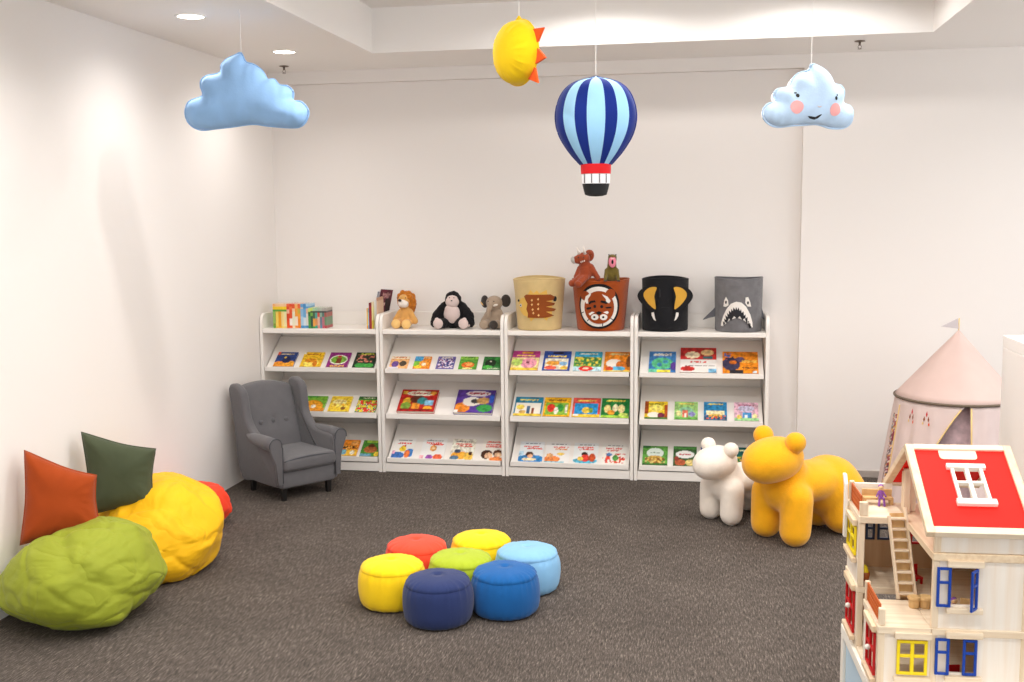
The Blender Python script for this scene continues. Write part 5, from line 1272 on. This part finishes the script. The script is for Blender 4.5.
win(fw, 'blue_shutter', M['d_blue'], 'u', VF-.012, BW[0]-SH, BW[0], BW[2]-.004, BW[3]+.004, .008, .007, .62, False)
win(fw, 'blue_shutter', M['d_blue'], 'u', VF-.010, BW[1]-SH, BW[1], BW[2]-.004, BW[3]+.002, .008, .007, .62, False); sills(fw, BW[0]-.004, BW[1]+.004, BW[2], BW[3])
win(fw2, 'blue_shutter', M['d_blue'], 'u', VF-.012, BW2[0]-SH, BW2[0], BW2[2]-.004, BW2[3]+.004, .008, .007, .62, False)
sw = win(fw2, 'blue_shutter', M['d_blue'], 'u', 0, -SH, 0, BW2[2]-.008, BW2[3]+.002, .008, .007, .62, False)
sw.location = (BW2[1]-.002, VF-.010, 0); sw.rotation_euler = (0, 0, math.radians(52)); sills(fw2, BW2[0]-.004, BW2[1]+.002, BW2[2], BW2[3])
win(lw, 'yellow_window', M['d_yel'], 'v', U0-.009, *LW[0]); sills(lw, *LW[0], axis='v', c=U0)
win(lwr, 'red_window', M['d_dred'], 'v', U0-.009, .10, .24, .435, .58); sills(lwr, .10, .24, .435, .58, 'v', U0)
win(lwf, 'red_window', M['d_dred'], 'v', U0-.009, -.255, -.13, .44, .575); sills(lwf, -.255, -.13, .44, .575, 'v', U0)
for zz_, vv, pr_ in ((.512, -.205, lwf), (.515, .15, lwr)):
    bm = new_bm(); ell(bm, (U0-.016, vv, Z(zz_)), .009, u=12, v=8); mk('door_knob', bm, M['pale'], pr_, True)
for h_ in bwh[:2]: win(bw, 'dark_window', M['d_navy'], 'u', VB-.012, *h_, bar=.008, mull=False, cross=.5)
win(bw, 'red_window', M['d_dred'], 'u', VB-.012, *bwh[2], bar=.008, mull=False, cross=.5)
# roof
DZ, DVv = .198, .315; LS = math.hypot(DZ, DVv)
for sg in (-1, 1):
    fr = Matrix(((1, 0, 0), (0, sg*DVv/LS, DZ/LS*sg), (0, -DZ/LS, DVv/LS)))      # columns: u, down the slope, outward normal
    def rb(bm, a0, a1, s0, s1, n0, n1, bev=.0015):
        b2 = new_bm(); bx(b2, a0, a1, s0, s1, n0, n1, bev=bev, seg=1)
        for v in b2.verts: v.co = fr @ v.co + Vector((0, 0, Z(1.112)))
        me = bpy.data.meshes.new('tmp'); b2.to_mesh(me); b2.free(); bm.from_mesh(me); bpy.data.meshes.remove(me)
    sk = (.118, .214, .104, .240)
    bm = new_bm()
    if sg < 0:
        for q in ((.022, sk[0], .018, LS-.024), (sk[1], .300, .018, LS-.024), (sk[0], sk[1], .018, sk[2]), (sk[0], sk[1], sk[3], LS-.024)): rb(bm, *q, -.012, -.003, bev=0)
    else: rb(bm, .022, .300, .018, LS-.024, -.012, -.003)
    rp = mk('roof_panel', bm, M['d_red'], hs)
    for nm, q in (('roof_frame', (0, .024, 0, LS)), ('roof_frame', (.298, .322, 0, LS)), ('roof_frame', (.024, .298, 0, .020)), ('roof_frame', (.024, .298, LS-.026, LS))):
        bm = new_bm(); rb(bm, *q, -.018, .004); mk(nm, bm, M['pine_x'] if q[1]-q[0] > .1 else M['pine_y'], rp)
    if sg < 0:
        bm = new_bm(); b2 = new_bm(); pl = [(.098+.012-.012*math.cos(a), .047-.0+.012*math.sin(a)) for a in [PI/2*i/5 for i in range(6)]] + [(.212-.012+.012*math.sin(a), .047+.012*math.cos(a)) for a in [PI/2*i/5 for i in range(6)]] + [(.212, .0205), (.098, .0205)]
        prism(b2, pl, 'z', -.0035, -.0015)
        for v in b2.verts: v.co = fr @ v.co + Vector((0, 0, Z(1.112)))
        mk('hand_slot', b2, M['pine_x'], rp)
        bm.free(); bm = new_bm(); a, b_, c, d = sk; am = (a+b_)/2
        for q in ((a, a+.010, c, d), (b_-.010, b_, c, d), (am-.006, am+.006, c, d), (a+.010, am-.006, c+.055, c+.064), (am+.006, b_-.010, c+.055, c+.064), (a-.010, b_+.010, c-.016, c+.002), (a-.008, b_+.012, d-.004, d+.018)): rb(bm, *q, -.010, .010 if q[1]-q[0] > .09 else .006, bev=.001)
        mk('skylight', bm, M['pale'], rp)
# railings
def lattice(v0, v1, z0, z1):
    bm = new_bm(); w_ = .0035
    def bar(a, b_): cyl(bm, (U0+.007, a[0], Z(a[1])), (U0+.007, b_[0], Z(b_[1])), w_*.75, n=6)
    for z in (z0, z1): bar((v0, z), (v1, z))
    n = max(4, int(abs(v1-v0)/.018)); H = z1-z0
    for i in range(n+1): t = v0+(v1-v0)*i/n; bar((t, z0), (t, z1))
    for i in range(n):
        a = v0+(v1-v0)*i/n; b_ = v0+(v1-v0)*(i+1)/n; bar((a, z0), (b_, (z0+z1)/2)); bar((a, (z0+z1)/2), (b_, z1))
    for i in range(1, 4): bar((v0, z0+H*i/4), (v1, z0+H*i/4))
    return mk('lattice_railing', bm, M['d_or'], hs)
lattice(-.265, -.07, .616, .672); lattice(G1+.02, .255, .859, .918)
part('railing_post', M['pine'], (U0, U0+.018, VF, VF+.018, .6125, .665)); part('railing_post', M['pine'], (U0, U0+.016, G0-.018, G0-.002, .6125, .675))
part('railing_post', M['pine'], (U0, U0+.026, G1+.001, G1+.019, .8555, .902)); part('railing_post', M['pine'], (U0, U0+.016, .258, .274, .8555, .925))
bm = new_bm(); prism(bm, [(.235, Z(.73)), (.255, Z(.73)), (.252, Z(.86)), (.256, Z(.91)), (.285, Z(.948)), (.262, Z(.95)), (.238, Z(.92)), (.232, Z(.86))], 'x', U0-.022, U0-.010, bev=.002, seg=1); mk('curved_side_board', bm, M['pale'], hs)
# ladder
ld = thing('toy_ladder', 'small wooden toy ladder leaning from the terrace to the balcony', 'toy ladder', (.650, 3.557, HZ), HA)
LA, LB = Vector((0, -.046, Z(.613))), Vector((-.018, G1-.006, Z(.872)))
for s in (-1, 1):
    uc = .012+s*.027; bm = new_bm(); d = (LB-LA); ln = d.length; rot = d.to_track_quat('Z', 'Y').to_matrix()
    ext = .018 if s > 0 else -.01
    box(bm, tuple((LA+LB)/2+Vector((uc, 0, 0))+d.normalized()*ext/2), (.006, .020, ln+ext), rot, .001, 1); mk('side_rail', bm, M['pine'], ld)
bm = new_bm(); d = LB-LA; box(bm, tuple((LA+LB)/2+Vector((.012, .011, 0))), (.047, .003, d.length*.97), d.to_track_quat('Z', 'Y').to_matrix(), .0005, 1); mk('back_board', bm, M['tan_wood'], ld)
for i in range(8):
    p = LA.lerp(LB, (i+.55)/8.1); bm = new_bm(); bx(bm, p.x+.0125-.0235, p.x+.0125+.0225, p.y-.012, p.y+.010, p.z-.003, p.z+.003, bev=.001, seg=1); mk('tread', bm, M['pine_x'], ld)
def toy(name, label, cat, u, v, z, group=None, rz=0):
    c, s = math.cos(HA), math.sin(HA)
    return thing(name, label, cat, (.650+u*c-v*s, 3.557+u*s+v*c, z), HA+rz, group)
t = toy('toy_bench', 'pale wooden toy bench on the upper balcony of the dolls house', 'toy bench', -.035, .225, .8555)
bm = new_bm(); bx(bm, -.05, .05, -.018, .018, .018, .026, bev=.001, seg=1); mk('seat', bm, M['tan_wood'], t)
bm = new_bm(); bx(bm, -.05, .05, .012, .019, .026, .048, bev=.001, seg=1); mk('backrest', bm, M['tan_wood'], t)
for x in (-.045, .045): bm = new_bm(); bx(bm, x-.005, x+.005, -.017, .017, 0, .018); mk('leg', bm, M['tan_wood'], t)
def doll(label, u, v, z, rz, m):
    t = toy('toy_doll', label, 'doll', u, v, z, 'little dolls', rz); t.scale = (.74, .74, .74)
    bm = new_bm(); caps(bm, (0, 0, .040), (0, 0, .062), .011, .010, 4); 
    for s in (-1, 1): caps(bm, (s*.007, -.004, .036), (s*.010, -.024, .034), .006, .0055, 4); caps(bm, (s*.010, -.024, .034), (s*.012, -.026, .006), .0055, .006, 5); caps(bm, (s*.009, 0, .064), (s*.020, -.008, .044), .0045, .0045, 4)
    mk('clothed_body', bm, m, t, True)
    bm = new_bm(); ell(bm, (0, -.001, .083), .012, u=14, v=10); h = mk('head', bm, M['d_skin'], t, True)
    bm = new_bm(); ell(bm, (0, .003, .088), (.0125, .0115, .0105), u=14, v=10); mk('hair', bm, m if m is M['d_purple'] else M['brownpot'], h, True)
doll('tiny doll in purple sitting on the balcony bench of the dolls house', -.028, .206, .8560, 0, M['d_purple'])
doll('tiny purple doll seen inside the upper blue-shuttered window', .112, -.215, .6125, .3, M['d_purple'])
for u, v, rr, lab in ((.018, -.115, .019, 'small tan wooden toy stool on the lower terrace beside the ladder foot'), (.052, -.112, .021, 'small tan wooden toy table just inside the terrace edge, right of the stool')):
    t = toy('toy_table', lab, 'toy table', u, v, .6125, 'tan wooden toy furniture')
    bm = new_bm(); lathe(bm, [(0, 0), (rr*.8, 0), (rr*.86, .004), (rr*.9, .024), (rr, .026)], 20); mk('base', bm, M['tan_wood'], t, True, auto=40)
    bm = new_bm(); lathe(bm, [(rr*.98, .026), (rr*1.08, .028), (rr*1.08, .034), (rr, .036), (0, .036)], 20); mk('table_top', bm, M['tan_wood'], t, True, auto=40)
def toychair(label, u, v, z, m, rz=0):
    t = toy('toy_chair', label, 'toy chair', u, v, z, 'toy chairs in the dolls house', rz)
    bm = new_bm(); bx(bm, -.018, .018, -.018, .018, .018, .024, bev=.001, seg=1); mk('seat', bm, m, t)
    bm = new_bm(); bx(bm, -.018, .018, .014, .019, .024, .06, bev=.001, seg=1); mk('backrest', bm, m, t)
    for x in (-.014, .014):
        for y in (-.014, .014): bm = new_bm(); bx(bm, x-.003, x+.003, y-.003, y+.003, 0, .018); mk('leg', bm, m, t)
toychair('tiny red toy chair deep inside the middle storey, right of the ladder', .075, .12, .6125, M['d_dred'], .4)
toychair('tiny tan toy chair inside the upper window beside the purple doll', .148, -.20, .6125, M['tan_wood'], -.5)
toychair('tiny red toy chair inside the lower blue-shuttered window', .125, -.22, .4055, M['d_dred'], .2)
toychair('tiny red toy chair in the attic under the red roof', .10, .06, .8455, M['d_dred'], 1.2)
t = toy('toy_pot', 'tiny brown toy pot inside the rear room of the dolls house', 'toy pot', -.088, .13, .6125)
bm = new_bm(); lathe(bm, [(0, 0), (.012, 0), (.017, .02), (.015, .03), (.0, .03)], 16); mk('pot', bm, M['brownpot'], t, True); bm = new_bm(); lathe(bm, [(.013, .03), (.006, .05), (0, .056)], 12); mk('lid', bm, M['d_yel'], t, True)
# low table carrying the house
tb = toy('low_table', 'low white play table carrying the dolls house, with pale blue side panel', 'table', 0, 0, 0)
TU0, TU1, TV0, TV1 = -.132, .36, -.47, .308
bm = new_bm(); bx(bm, TU0, TU1, TV0, TV1, .352, .3895, bev=.003, seg=2); mk('table_top', bm, M['pale'], tb)
for x, y in ((TU0, TV0), (TU1-.04, TV0), (TU0, TV1-.045), (TU1-.04, TV1-.045)):
    bm = new_bm(); bx(bm, x+.001, x+.04, y+.001, y+.045, 0, .3515, bev=.002, seg=1); mk('leg', bm, M['pale'], tb)
bm = new_bm(); bx(bm, TU0+.012, TU0+.022, TV0+.047, TV1-.047, .06, .351); mk('side_panel', bm, M['ice'], tb)
bm = new_bm(); bx(bm, TU0+.045, TU1-.045, TV1-.02, TV1-.01, .06, .351); mk('back_panel', bm, M['ice'], tb)
